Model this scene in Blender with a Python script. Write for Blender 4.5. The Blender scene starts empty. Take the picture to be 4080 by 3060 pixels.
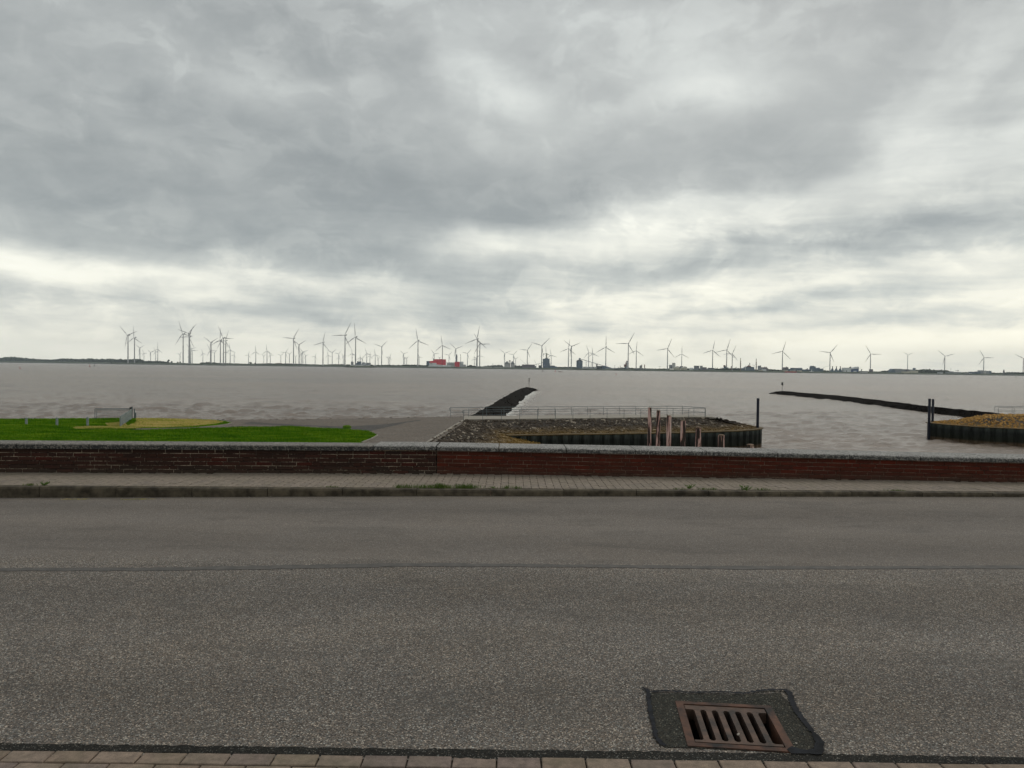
import bpy, bmesh, math, random
import numpy as np
from mathutils import Vector, Matrix, Euler
from mathutils.geometry import tessellate_polygon
rad = math.radians
random.seed(7)
rng = np.random.default_rng(11)
S = bpy.context.scene
COL = S.collection

# ------------------------------------------------------------ camera
F = 2968.0                      # focal length in pixels of the 4080 px wide photograph
PITCH, ROLL = math.atan(64/F), rad(0.70)
EYE = Vector((0, 0, 1.75))
cam_data = bpy.data.cameras.new('camera')
cam_data.sensor_width = 36
cam_data.lens = 36*F/4080
cam_data.clip_start = 0.05
cam_data.clip_end = 60000
cam = bpy.data.objects.new('camera', cam_data)
COL.objects.link(cam)
RM = Matrix.Rotation(math.pi/2-PITCH, 4, 'X') @ Matrix.Rotation(ROLL, 4, 'Z')
cam.matrix_world = Matrix.Translation(EYE) @ RM
S.camera = cam

def ray(px, py):
    return (RM.to_3x3() @ Vector(((px-2040)/F, -(py-1530)/F, -1))).normalized()
def G(px, py, z):               # where the sight line meets height z
    d = ray(px, py); t = (z-EYE.z)/d.z
    return EYE + d*t
def D(px, py, y):               # where the sight line meets distance y
    d = ray(px, py); return EYE + d*(y/d.y)

# ------------------------------------------------------------ world and sun
SUN_EL, SUN_AZ = 48, 28         # degrees; azimuth from +Y towards +X
W = bpy.data.worlds.new('World'); S.world = W; W.use_nodes = True
nt = W.node_tree; nt.nodes.clear()
class NB:
    """small node-building helper"""
    def __init__(s, nt): s.nt = nt
    def n(s, t, **kw):
        x = s.nt.nodes.new(t)
        for k, v in kw.items():
            if k.startswith('in_'): x.inputs[int(k[3:]) if k[3:].isdigit() else k[3:].replace('_', ' ')].default_value = v
            else: setattr(x, k, v)
        return x
    def l(s, a, b): s.nt.links.new(a, b)
    def m(s, op, a, b=None, c=None, clamp=False):
        x = s.n('ShaderNodeMath', operation=op, use_clamp=clamp)
        for i, v in enumerate((a, b, c)):
            if v is None: continue
            if isinstance(v, (int, float)): x.inputs[i].default_value = v
            else: s.l(v, x.inputs[i])
        return x.outputs[0]
    def v(s, op, a, b=None):
        x = s.n('ShaderNodeVectorMath', operation=op)
        for i, q in enumerate((a, b)):
            if q is None: continue
            if isinstance(q, (tuple, list)): x.inputs[i].default_value = q
            else: s.l(q, x.inputs[i])
        return x.outputs[0]
    def noise(s, vec, scale, detail=4, rough=.55, dist=0, out=0):
        x = s.n('ShaderNodeTexNoise'); x.inputs['Scale'].default_value = scale
        x.inputs['Detail'].default_value = detail; x.inputs['Roughness'].default_value = rough
        x.inputs['Distortion'].default_value = dist
        if vec is not None: s.l(vec, x.inputs['Vector'])
        return x.outputs[out]
    def vor(s, vec, scale, feature='F1', rnd=1):
        x = s.n('ShaderNodeTexVoronoi', feature=feature); x.inputs['Scale'].default_value = scale
        x.inputs['Randomness'].default_value = rnd
        if vec is not None: s.l(vec, x.inputs['Vector'])
        return x
    def ramp(s, fac, stops, interp='LINEAR'):
        x = s.n('ShaderNodeValToRGB'); x.color_ramp.interpolation = interp
        e = x.color_ramp.elements
        while len(e) < len(stops): e.new(.5)
        for el, (p, c) in zip(e, stops):
            el.position = p
            el.color = (c, c, c, 1) if isinstance(c, (int, float)) else (*c, 1)
        s.l(fac, x.inputs[0]); return x.outputs[0]
    def mix(s, fac, a, b, blend='MIX'):
        x = s.n('ShaderNodeMix', data_type='RGBA', blend_type=blend)
        for i, v in ((0, fac), (6, a), (7, b)):
            if isinstance(v, (int, float)): x.inputs[i].default_value = v
            elif isinstance(v, (tuple, list)): x.inputs[i].default_value = (*v[:3], 1)
            else: s.l(v, x.inputs[i])
        return x.outputs[2]
    def sep(s, v):
        x = s.n('ShaderNodeSeparateXYZ'); s.l(v, x.inputs[0]); return x.outputs
    def comb(s, a, b, c):
        x = s.n('ShaderNodeCombineXYZ')
        for i, q in enumerate((a, b, c)):
            if isinstance(q, (int, float)): x.inputs[i].default_value = q
            else: s.l(q, x.inputs[i])
        return x.outputs[0]
    def scale(s, v, sx, sy, sz, rz=0):
        x = s.n('ShaderNodeMapping'); x.inputs['Scale'].default_value = (sx, sy, sz)
        x.inputs['Rotation'].default_value = (0, 0, rz); s.l(v, x.inputs[0]); return x.outputs[0]

b = NB(nt)
tc = b.n('ShaderNodeTexCoord').outputs['Generated']
dx, dy, dz = b.sep(tc)
az = b.m('ARCTAN2', dx, dy)
el = b.m('ARCSINE', dz)
zz = b.m('ADD', b.m('MAXIMUM', dz, 0.0), 0.13)
plane = b.comb(b.m('DIVIDE', dx, zz), b.m('DIVIDE', dy, zz), 0.0)
warp = b.v('SUBTRACT', b.noise(plane, 0.9, 4, .5, out=1), (.5, .5, .5))
wx = b.n('ShaderNodeVectorMath', operation='SCALE'); b.l(warp, wx.inputs[0]); wx.inputs['Scale'].default_value = .9
pl2 = b.v('ADD', plane, wx.outputs[0])
n_big = b.noise(b.scale(pl2, .5, .8, 1, rad(-18)), 1.0, 3, .5)
n_mid = b.noise(b.scale(pl2, 1.6, 2.6, 1, rad(-14)), 1.0, 9, .58, .2)
n_fine = b.noise(b.scale(pl2, 5, 9, 1, rad(-10)), 1.0, 6, .6)
ae = b.comb(az, b.m('MULTIPLY', el, 1.55), 0.3)
puff = b.noise(ae, 5.0, 9, .55, .35)
puff2 = b.noise(b.v('ADD', ae, (3.1, 1.7, 0)), 13.0, 8, .58, .5)
strat = b.noise(b.comb(az, b.m('MULTIPLY_ADD', el, 9.0, b.m('MULTIPLY', az, .55)), 1.3), 4.2, 7, .55, .3)
SH = .035        # how far the cloud outlines are torn by the noise (radians)
wpx = b.m('MULTIPLY', b.m('SUBTRACT', puff, .5), SH*3.4)
wpy = b.m('MULTIPLY', b.m('SUBTRACT', b.noise(b.v('ADD', ae, (7.7, 4.2, 0)), 6.0, 8, .58, .4), .5), SH*3.4)
azw = b.m('ADD', az, wpx); elw = b.m('ADD', el, b.m('MULTIPLY', wpy, .55))
def angles(px, py):
    d = ray(px, py); return math.atan2(d.x, d.y), math.asin(d.z)
# lower edge of the thick cloud deck, left to right across the sky
EDGE = [(-2600, 900), (-900, 960), (0, 975), (250, 1030), (560, 1062), (900, 1050), (1250, 1062), (1600, 1075), (1740, 1010), (1860, 962), (2060, 950), (2260, 905), (2380, 830), (2560, 785), (2780, 790), (2960, 745), (3150, 730), (3330, 705), (3460, 640), (3540, 480), (3650, 380), (3800, 240), (3950, 120), (4120, 10), (4700, -250)]
cv = b.n('ShaderNodeFloatCurve'); c = cv.mapping.curves[0]; cv.mapping.use_clip = False
ep = [angles(*q) for q in EDGE]; A0, A1 = -1.2, 1.2
ep = sorted([((a-A0)/(A1-A0), min(1.0, e)) for a, e in ep])
ep = [(0.0, ep[0][1])]+ep+[(1.0, ep[-1][1])]
c.points[0].location = ep[0]; c.points[1].location = ep[-1]
for q in ep[1:-1]: c.points.new(*q)
for pt in c.points: pt.handle_type = 'AUTO'
cv.mapping.update()
b.l(b.m('DIVIDE', b.m('SUBTRACT', azw, A0), A1-A0, clamp=True), cv.inputs['Value'])
over = b.m('SUBTRACT', elw, cv.outputs[0])
edge_k = b.m('MULTIPLY', b.ramp(b.m('MULTIPLY_ADD', az, .5, .5), [(.45, 1), (.72, .38)]), 26.0)
deck = b.m('SMOOTH_MIN', b.m('MAXIMUM', b.m('ADD', b.m('MULTIPLY', over, edge_k), .42), 0.0), 1.0, .2)
# soft layout of the overcast, as the photograph shows it: (px, py, rx, ry, tilt degrees, amount)
BLOBS = [
 (900, 640, 850, 170, 4, -.05), (300, 760, 500, 90, 2, -.04), (1750, 800, 620, 130, -4, -.09), (2100, 880, 300, 70, -14, -.08), (1250, 640, 500, 120, 0, -.05),
 (900, 1000, 900, 45, 2, -.03), (1650, 1035, 260, 40, 4, -.07), (3080, 600, 300, 110, 10, -.07), (3060, 690, 420, 45, -8, -.07), (1200, 180, 260, 110, 40, -.05), (2650, 170, 300, 90, 0, -.02), (3600, 150, 260, 120, -30, -.02),
 (1350, 1170, 420, 34, 3, -.20), (1750, 1110, 330, 30, 4, -.15), (1130, 1250, 330, 24, 2, -.22), (1900, 1235, 200, 34, 0, -.24), (2600, 1010, 700, 40, -4, -.10), (3300, 960, 700, 40, -7, -.16), (3900, 960, 380, 75, -14, -.20), (3900, 1235, 420, 30, -3, -.24),
 (3100, 1310, 320, 16, -3, -.12), (2350, 1150, 380, 26, -3, -.10), (3600, 820, 260, 50, -20, -.06), (300, 1150, 500, 40, 0, -.06), (2000, 1330, 500, 16, 0, -.08), (700, 1290, 500, 20, 0, -.05), (250, 1385, 700, 60, 0, .20), (150, 1040, 330, 26, 4, .10), (1250, 1215, 480, 26, 4, -.18), (300, 1195, 560, 34, 3, -.12), (2500, 1090, 520, 34, -4, -.12), (3450, 1180, 620, 26, -6, -.12), (1500, 1320, 420, 14, 0, -.10), (2900, 1250, 500, 18, -4, -.08), (1850, 1150, 240, 30, 5, -.10), (1750, 1290, 160, 14, 0, -.10),
 (960, 350, 220, 42, 3, .15), (1380, 345, 90, 30, -10, .10), (600, 520, 380, 34, 18, .09), (1950, 300, 240, 80, 30, .20), (2080, 400, 150, 60, 0, .14), (2700, 240, 260, 110, 10, .24), (2800, 370, 220, 50, 0, .16), (2100, 60, 400, 40, 0, .05), (2350, 560, 600, 80, 0, .05), (1550, 480, 350, 60, 0, .04), (2500, 430, 200, 40, -20, .10),
 (90, 1020, 420, 45, 6, .16), (500, 1095, 380, 26, 2, .10), (880, 1190, 130, 26, 2, .26), (1100, 1120, 300, 24, 0, .10), (2480, 880, 360, 60, -16, .20), (2900, 810, 260, 40, -6, .12), (3250, 770, 200, 45, -14, .14), (1850, 1010, 120, 50, 0, .08), (2150, 1000, 400, 40, 0, .08),
 (3500, 560, 160, 120, -50, .04), (3760, 420, 160, 60, -45, .06), (3900, 230, 200, 50, -45, .05), (3700, 620, 300, 120, -20, .04), (3950, 430, 160, 110, -50, -.09), (3860, 620, 260, 60, -20, .10), (3700, 250, 160, 260, 40, -.04), (3450, 300, 260, 150, 0, .05), (3350, 480, 260, 60, 0, -.03), (2700, 1150, 300, 30, 0, .16), (3500, 1100, 560, 26, -8, .18), (3950, 1060, 300, 26, -10, .14), (4000, 1150, 200, 40, 0, .12), (3650, 1370, 560, 46, -5, .22), (2900, 1370, 420, 40, 0, .10), (1960, 1400, 500, 24, 0, .14), (1500, 1200, 80, 20, 0, .10), (2200, 1200, 40, 12, 0, .15),
]
acc = None
for (px, py, rx, ry, tl, amt) in BLOBS:
    a0, e0 = angles(px, py)
    ra, re = rx/F*1.05, ry/F*1.15
    c, s = math.cos(rad(tl)), math.sin(rad(tl))
    da = b.m('SUBTRACT', azw, a0); de = b.m('SUBTRACT', elw, e0)
    u = b.m('MULTIPLY_ADD', da, c/ra, b.m('MULTIPLY', de, -s/ra))
    v = b.m('MULTIPLY_ADD', da, s/re, b.m('MULTIPLY', de, c/re))
    r2 = b.m('MULTIPLY_ADD', u, u, b.m('MULTIPLY', v, v))
    g = b.m('MULTIPLY', b.m('POWER', 2.718, b.m('MULTIPLY', r2, -.8)), amt)
    acc = g if acc is None else b.m('ADD', acc, g)
hor = b.ramp(b.m('DIVIDE', el, 1.5708, clamp=True), [(0, .82), (.035, .73), (.08, .62), (.14, .57), (.22, .56), (.3, .53), (1, .54)])
dk_ = b.ramp(b.m('DIVIDE', el, 1.5708, clamp=True), [(0, .37), (.10, .39), (.20, .42), (.33, .48), (.6, .52), (1, .54)])
val = b.mix(deck, hor, dk_)
val = b.m('ADD', val, b.m('MULTIPLY', acc, .95))
ndeck = b.m('SUBTRACT', 1.0, b.m('MULTIPLY', deck, .30))
crisp = b.ramp(puff2, [(.40, 0), (.50, .35), (.60, 1)], 'EASE')
crisp3 = b.ramp(b.noise(b.v('ADD', ae, (1.3, 9.7, 0)), 26.0, 7, .6, .6), [(.42, 0), (.60, 1)], 'EASE')
plump = b.ramp(b.noise(b.scale(pl2, 2.6, 4.0, 1, rad(-16)), 1.0, 8, .6, .5), [(.40, 0), (.60, 1)], 'EASE')
patch_ = b.ramp(n_big, [(.35, .35), (.65, 1)])
val = b.m('ADD', val, b.m('MULTIPLY', b.m('MULTIPLY_ADD', puff, .34, -.17), ndeck))
lump = b.m('ADD', b.m('MULTIPLY_ADD', crisp, .15, -.070), b.m('ADD', b.m('MULTIPLY_ADD', crisp3, .035, -.018), b.m('MULTIPLY_ADD', plump, .05, -.025)))
val = b.m('ADD', val, b.m('MULTIPLY', lump, b.m('MULTIPLY', patch_, ndeck)))
val = b.m('ADD', val, b.m('MULTIPLY_ADD', n_mid, .12, -.06))
lowm = b.ramp(b.m('DIVIDE', el, 1.5708, clamp=True), [(.0, .7), (.05, 1.25), (.20, .6), (.3, .12)])
val = b.m('ADD', val, b.m('MULTIPLY', b.m('MULTIPLY_ADD', strat, .44, -.22), b.m('MULTIPLY', lowm, b.m('SUBTRACT', 1.0, b.m('MULTIPLY', deck, .8)))))
val = b.m('ADD', val, b.m('MULTIPLY_ADD', n_fine, .05, -.025))
warmth = b.ramp(b.m('DIVIDE', el, 1.5708, clamp=True), [(0, 1), (.05, .8), (.15, .2), (.3, 0)])
warmth = b.m('MULTIPLY', warmth, b.m('MULTIPLY_ADD', az, .35, .9), clamp=True)
ccol = b.ramp(val, [(0, (.205, .225, .228)), (.25, (.295, .318, .320)), (.45, (.445, .468, .462)), (.65, (.64, .675, .658)), (.85, (.88, .91, .87)), (1, (1.0, 1.02, .96))])
cwarm = b.ramp(val, [(0, (.30, .35, .36)), (.25, (.44, .49, .50)), (.45, (.70, .74, .70)), (.65, (1.04, 1.03, .90)), (.85, (1.30, 1.26, 1.05)), (1, (1.38, 1.34, 1.12))])
cloud = b.mix(warmth, ccol, cwarm)
sky = b.n('ShaderNodeTexSky', sky_type='NISHITA'); sky.sun_disc = False
sky.sun_elevation = rad(SUN_EL); sky.sun_rotation = rad(SUN_AZ); sky.dust_density = 3
bg1 = b.n('ShaderNodeBackground'); b.l(sky.outputs[0], bg1.inputs[0]); bg1.inputs[1].default_value = .08
bg2 = b.n('ShaderNodeBackground'); b.l(cloud, bg2.inputs[0]); bg2.inputs[1].default_value = 1.0
mx = b.n('ShaderNodeMixShader'); mx.inputs[0].default_value = .93
b.l(bg1.outputs[0], mx.inputs[1]); b.l(bg2.outputs[0], mx.inputs[2])
wo = b.n('ShaderNodeOutputWorld'); b.l(mx.outputs[0], wo.inputs[0])
W.cycles.sampling_method = 'MANUAL'; W.cycles.sample_map_resolution = 256

sun_d = bpy.data.lights.new('sun', 'SUN'); sun_d.energy = .9; sun_d.angle = rad(35); sun_d.color = (1, .96, .89)
sun = bpy.data.objects.new('sun', sun_d); COL.objects.link(sun)
sd = Vector((math.sin(rad(SUN_AZ))*math.cos(rad(SUN_EL)), math.cos(rad(SUN_AZ))*math.cos(rad(SUN_EL)), math.sin(rad(SUN_EL))))
sun.rotation_euler = sd.to_track_quat('Z', 'Y').to_euler(); sun.location = (0, 0, 30)

S.view_settings.view_transform = 'Standard'; S.view_settings.look = 'None'
S.view_settings.exposure = 0; S.view_settings.gamma = 1
S.view_settings.use_curve_mapping = False
S.cycles.volume_bounces = 0; S.cycles.max_bounces = 4; S.cycles.diffuse_bounces = 3; S.cycles.glossy_bounces = 2; S.cycles.transparent_max_bounces = 8

# ------------------------------------------------------------ object helpers
def link(name, me, parent=None, loc=None):
    o = bpy.data.objects.new(name, me); COL.objects.link(o)
    if parent is not None: o.parent = parent
    if loc is not None: o.location = loc
    return o
def tag(o, label=None, cat=None, group=None, kind=None):
    if label: o['label'] = label
    if cat: o['category'] = cat
    if group: o['group'] = group
    if kind: o['kind'] = kind
    return o
def empty(name, loc, label=None, cat=None, group=None, rz=0):
    o = bpy.data.objects.new(name, None); COL.objects.link(o)
    o.location = loc; o.rotation_euler = (0, 0, rz); o.empty_display_size = .2
    return tag(o, label, cat, group)
class MB:
    def __init__(s): s.v = []; s.f = []
    def add(s, vs, fs):
        k = len(s.v); s.v += [tuple(q) for q in vs]; s.f += [tuple(i+k for i in q) for q in fs]; return s
    def box(s, x0, x1, y0, y1, z0, z1):
        return s.add([(x0,y0,z0),(x1,y0,z0),(x1,y1,z0),(x0,y1,z0),(x0,y0,z1),(x1,y0,z1),(x1,y1,z1),(x0,y1,z1)],
                     [(0,3,2,1),(4,5,6,7),(0,1,5,4),(1,2,6,5),(2,3,7,6),(3,0,4,7)])
    def prism(s, pts, z0, z1):      # pts counter-clockwise
        n = len(pts)
        tris = tessellate_polygon([[Vector((p[0], p[1], 0)) for p in pts]])
        vs = [(p[0], p[1], z0) for p in pts]+[(p[0], p[1], z1) for p in pts]
        fs = [(i, (i+1) % n, (i+1) % n+n, i+n) for i in range(n)]
        for t in tris:
            a, bb, c = [Vector(pts[i][:2]) for i in t]
            if (bb-a).cross(c-a) < 0: t = t[::-1]
            fs.append(tuple(i+n for i in t)); fs.append(tuple(t[::-1]))
        return s.add(vs, fs)
    def tube(s, p, q, r0, r1=None, n=8, cap=True):
        r1 = r0 if r1 is None else r1
        p, q = Vector(p), Vector(q); d = (q-p).normalized()
        u = d.orthogonal().normalized(); w = d.cross(u)
        vs = []
        for c, r in ((p, r0), (q, r1)):
            for i in range(n):
                a = 2*math.pi*i/n; vs.append(c+u*(math.cos(a)*r)+w*(math.sin(a)*r))
        fs = [(i, (i+1) % n, (i+1) % n+n, i+n) for i in range(n)]
        if cap: fs += [tuple(range(n))[::-1], tuple(range(n, 2*n))]
        return s.add(vs, fs)
    def lathe(s, prof, c=(0, 0, 0), n=12):      # prof: (radius, z)
        vs = []
        for r, z in prof:
            for i in range(n):
                a = 2*math.pi*i/n; vs.append((c[0]+r*math.cos(a), c[1]+r*math.sin(a), c[2]+z))
        fs = []
        for k in range(len(prof)-1):
            for i in range(n): fs.append((k*n+i, k*n+(i+1) % n, (k+1)*n+(i+1) % n, (k+1)*n+i))
        fs += [tuple(range(n))[::-1], tuple(range((len(prof)-1)*n, len(prof)*n))]
        return s.add(vs, fs)
    def mesh(s, name, mat, smooth=False):
        me = bpy.data.meshes.new(name); me.from_pydata(s.v, [], s.f)
        if mat: me.materials.append(mat)
        if smooth: me.polygons.foreach_set('use_smooth', [True]*len(me.polygons))
        me.update(); return me
    def build(s, name, mat, parent=None, loc=None, smooth=False):
        return link(name, s.mesh(name, mat, smooth), parent, loc)
def flat(pts, z=None):
    """polygon sheet from 3-D points"""
    m = MB(); P = [Vector(p) for p in pts]
    tr = tessellate_polygon([[Vector((p.x, p.y, 0)) for p in P]])
    fs = []
    for t in tr:
        a, c, d = [P[i].xy for i in t]
        fs.append(tuple(t) if (c-a).cross(d-a) > 0 else tuple(t[::-1]))
    return m.add([(p.x, p.y, p.z if z is None else z) for p in P], fs)

# ------------------------------------------------------------ materials
def newmat(name):
    m = bpy.data.materials.new(name); m.use_nodes = True; m.node_tree.nodes.clear()
    b = NB(m.node_tree); out = b.n('ShaderNodeOutputMaterial'); p = b.n('ShaderNodeBsdfPrincipled')
    b.l(p.outputs[0], out.inputs[0]); return m, b, p
def bump(b, p, h, strength=.5, dist=.01):
    x = b.n('ShaderNodeBump'); x.inputs['Strength'].default_value = strength; x.inputs['Distance'].default_value = dist
    b.l(h, x.inputs['Height']); b.l(x.outputs[0], p.inputs['Normal'])
def objc(b): return b.n('ShaderNodeTexCoord').outputs['Object']
def posn(b): return b.n('ShaderNodeNewGeometry').outputs['Position']
def simple(name, c1, c2=None, scale=1.0, rough=.8, metal=0, rnd=0, bmp=0, world=False, detail=5, spec=.3):
    """two-colour mottled surface; rnd = brightness spread from object to object"""
    m, b, p = newmat(name); c2 = c2 or tuple(x*.7 for x in c1)
    vec = posn(b) if world else objc(b)
    n = b.noise(vec, scale, detail, .6)
    col = b.mix(b.ramp(n, [(.35, 0), (.65, 1)]), c1, c2)
    if rnd:
        r = b.n('ShaderNodeObjectInfo').outputs['Random']
        col = b.mix(1.0, col, b.ramp(r, [(0, 1-rnd), (1, 1+rnd)] if rnd < 0 else [(0, 1-rnd), (.5, 1-rnd*.35), (1, 1)]), 'MULTIPLY')
    b.l(col, p.inputs['Base Color']); p.inputs['Roughness'].default_value = rough; p.inputs['Metallic'].default_value = metal; p.inputs['Specular IOR Level'].default_value = spec
    if bmp: bump(b, p, n, .6, bmp)
    return m

def asphalt(name, dark, mid, chip, sc=1.0, patch=(.75, 1.1), chips=.78, extra=None):
    m, b, p = newmat(name); P = posn(b)
    v = b.vor(b.v('ADD', P, b.v('MULTIPLY', b.noise(P, 60, 2, .5, out=1), (.006, .006, .006))), 150*sc)
    cellr = b.sep(v.outputs['Color'])
    stone = b.ramp(cellr[0], [(0, dark), (.35, mid), (chips, tuple(x*1.25 for x in mid)), (chips+.10, chip), (1, tuple(min(1, x*1.35) for x in chip))])
    tint = b.mix(b.ramp(cellr[1], [(.3, 0), (.9, 1)]), (1.06, .98, .90), (.92, 1.0, 1.04))
    col = b.mix(1.0, stone, tint, 'MULTIPLY')
    pit = b.ramp(v.outputs['Distance'], [(.40, 1), (.85, .32)])
    col = b.mix(1.0, col, pit, 'MULTIPLY')
    v2 = b.vor(P, 75*sc); s2 = b.sep(v2.outputs['Color'])
    big = b.m('MULTIPLY', b.ramp(s2[0], [(.95, 0), (.97, 1)]), b.ramp(v2.outputs['Distance'], [(.22, 1), (.32, 0)]))
    col = b.mix(b.m('MULTIPLY', big, .8), col, tuple(min(1, x*1.15) for x in chip))
    l1 = b.noise(b.scale(P, .35, .9, 1), 1.0, 5, .6); l2 = b.noise(P, 3.1, 6, .65)
    l3 = b.noise(P, 14, 4, .7)
    mott = b.m('ADD', b.m('MULTIPLY', l1, .55), b.m('ADD', b.m('MULTIPLY', l2, .25), b.m('MULTIPLY', l3, .20)))
    col = b.mix(1.0, col, b.ramp(mott, [(.34, patch[0]), (.66, patch[1])]), 'MULTIPLY')
    warm = b.noise(P, .8, 4, .6)
    col = b.mix(b.m('MULTIPLY', b.ramp(warm, [(.4, 0), (.7, 1)]), .35), col, b.mix(1.0, col, (1.08, .98, .84), 'MULTIPLY'))
    if extra: col = extra(b, P, col)
    b.l(col, p.inputs['Base Color']); p.inputs['Roughness'].default_value = .88
    p.inputs['Specular IOR Level'].default_value = .15
    h = b.m('ADD', b.m('MULTIPLY', b.m('SUBTRACT', 1, v.outputs['Distance']), cellr[2]), b.m('MULTIPLY', l3, .6))
    bump(b, p, h, .8, .006)
    return m
def road_extra(b, P, col):
    x, y, z = b.sep(P)
    # smoother, slightly paler far lane, verge dust along the kerb, wheel-worn bands
    far = b.ramp(b.m('DIVIDE', y, 12), [(.54, 0), (.57, 1)])
    col = b.mix(b.m('MULTIPLY', far, .5), col, (.195, .170, .150))
    dust = b.ramp(b.m('SUBTRACT', y, b.m('MULTIPLY', x, .037)), [(0, 0), (1, 1)])
    yy = b.m('SUBTRACT', y, b.m('MULTIPLY', x, .037))
    edge = b.ramp(b.m('DIVIDE', b.m('ADD', yy, b.m('MULTIPLY', b.noise(P, 2.5, 4, .6), .5)), 12), [(.815, 0), (.855, 1)])
    col = b.mix(b.m('MULTIPLY', edge, .55), col, (.13, .108, .082))
    near = b.ramp(b.m('ADD', y, b.m('MULTIPLY', b.noise(P, 7, 4, .6), .12)), [(0, 0), (1, 0)])
    band = b.m('PINGPONG', b.m('ADD', y, -.55), .85)
    col = b.mix(1.0, col, b.ramp(b.m('DIVIDE', band, .85), [(0, .84), (1, 1.08)]), 'MULTIPLY')
    stain = b.noise(b.scale(P, .5, 1.6, 1, .12), 1.6, 7, .68, .6)
    col = b.mix(b.m('MULTIPLY', b.ramp(stain, [(.52, 0), (.66, 1)]), .38), col, (.085, .078, .070))
    pale = b.noise(b.scale(P, .8, 1.0, 1), 4.3, 6, .7, .3)
    col = b.mix(b.m('MULTIPLY', b.ramp(pale, [(.60, 0), (.72, 1)]), .30), col, (.25, .225, .19))
    return col
M = {}
M['road'] = asphalt('road_asphalt', (.064, .058, .054), (.170, .153, .140), (.41, .375, .335), 1.0, (.80, 1.13), .81, road_extra)
M['patch'] = asphalt('patch_asphalt', (.014, .014, .012), (.045, .044, .037), (.22, .21, .17), 1.1, (.6, 1.2), .92)
M['gutter'] = asphalt('gutter_asphalt', (.008, .008, .007), (.026, .025, .022), (.22, .21, .19), 1.3, (.5, 1.3), .90)
M['apron'] = asphalt('apron_asphalt', (.095, .082, .072), (.175, .150, .130), (.25, .22, .19), .12, (.75, 1.15), .85)
M['apron_dark'] = asphalt('apron_dark_asphalt', (.05, .048, .046), (.095, .090, .087), (.14, .135, .13), .12, (.8, 1.15), .85)
M['seal'] = simple('bitumen_seal', (.006, .0065, .008), (.020, .022, .027), 14, .8, bmp=.002, world=True, spec=.12)
M['seam'] = simple('road_seam', (.066, .061, .056), (.105, .096, .087), 9, .8, world=True, bmp=.002)

def paver_mat(name, cols, rnd=.25, moss=.3, sc=1):
    m, b, p = newmat(name); P = posn(b); r = b.n('ShaderNodeObjectInfo').outputs['Random']
    base = b.ramp(r, [(0, cols[0]), (.5, cols[1]), (1, cols[2])])
    g = b.noise(P, 230, 3, .7); g2 = b.noise(P, 22*sc, 6, .65); g3 = b.noise(P, 3.5, 5, .6)
    col = b.mix(1.0, base, b.ramp(g, [(.3, .68), (.7, 1.3)]), 'MULTIPLY')
    col = b.mix(1.0, col, b.ramp(g2, [(.3, .62), (.7, 1.25)]), 'MULTIPLY')
    col = b.mix(b.m('MULTIPLY', b.ramp(g3, [(.45, 0), (.7, 1)]), moss), col, (.10, .095, .05))
    b.l(col, p.inputs['Base Color']); p.inputs['Roughness'].default_value = .9
    bump(b, p, b.m('ADD', g, b.m('MULTIPLY', g2, 2)), .5, .003)
    return m
M['paver_near'] = paver_mat('near_paver', ((.20, .145, .105), (.235, .175, .13), (.175, .13, .11)), moss=.4)
M['paver_far'] = paver_mat('far_paver', ((.205, .165, .125), (.23, .185, .145), (.185, .15, .12)), moss=.25)
M['joint'] = simple('paving_joint', (.055, .046, .035), (.10, .084, .06), 25, .95, world=True, bmp=.003)

def brick_mat(name, cols, grime, gcol, topfac):
    m, b, p = newmat(name); P = posn(b); r = b.n('ShaderNodeObjectInfo').outputs['Random']
    base = b.ramp(r, [(0, cols[0]), (.4, cols[1]), (.8, cols[2]), (1, cols[3])])
    g = b.noise(P, 120, 4, .7); g2 = b.noise(b.scale(P, 1.2, 1, 3), 2.2, 6, .65)
    col = b.mix(1.0, base, b.ramp(g, [(.3, .6), (.7, 1.35)]), 'MULTIPLY')
    col = b.mix(b.m('MULTIPLY', b.ramp(g2, [(.38, 1), (.62, 0)]), grime), col, gcol)
    z = b.sep(P)[2]
    foot = b.ramp(b.m('ADD', z, b.m('MULTIPLY', g2, .12)), [(.16, 1), (.30, 0)])
    col = b.mix(b.m('MULTIPLY', foot, .6), col, (.060, .052, .040))
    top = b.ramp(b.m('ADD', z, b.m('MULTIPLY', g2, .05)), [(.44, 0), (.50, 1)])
    col = b.mix(b.m('MULTIPLY', top, topfac), col, (.022, .018, .016))  # bricks turn darker towards the top, just under the coping
    b.l(col, p.inputs['Base Color']); p.inputs['Roughness'].default_value = .95; p.inputs['Specular IOR Level'].default_value = .04
    bump(b, p, g, .5, .003); return m
M['brick_old'] = brick_mat('old_brick', ((.046, .023, .018), (.060, .026, .020), (.038, .022, .019), (.078, .019, .014)), .6, (.030, .020, .016), .7)
M['brick_red'] = brick_mat('red_brick', ((.080, .023, .016), (.095, .024, .015), (.068, .021, .016), (.115, .023, .014)), .5, (.048, .022, .015), .35)
def mortar_mat(name, c1, c2, lo, hi):
    m, b, p = newmat(name); P = posn(b)
    n = b.noise(b.scale(P, .9, 1, 4), 2.6, 7, .7); n2 = b.noise(P, 40, 3, .7)
    col = b.mix(b.ramp(b.m('MULTIPLY_ADD', n2, .35, b.m('MULTIPLY', n, .65)), [(lo, 0), (hi, 1)]), c1, c2)
    b.l(col, p.inputs['Base Color']); p.inputs['Roughness'].default_value = .95; p.inputs['Specular IOR Level'].default_value = .04; bump(b, p, n2, .5, .003); return m
M['mortar_old'] = mortar_mat('old_mortar', (.034, .024, .020), (.40, .33, .25), .47, .62)
M['mortar_red'] = mortar_mat('red_mortar', (.060, .032, .024), (.25, .17, .13), .44, .62)
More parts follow.
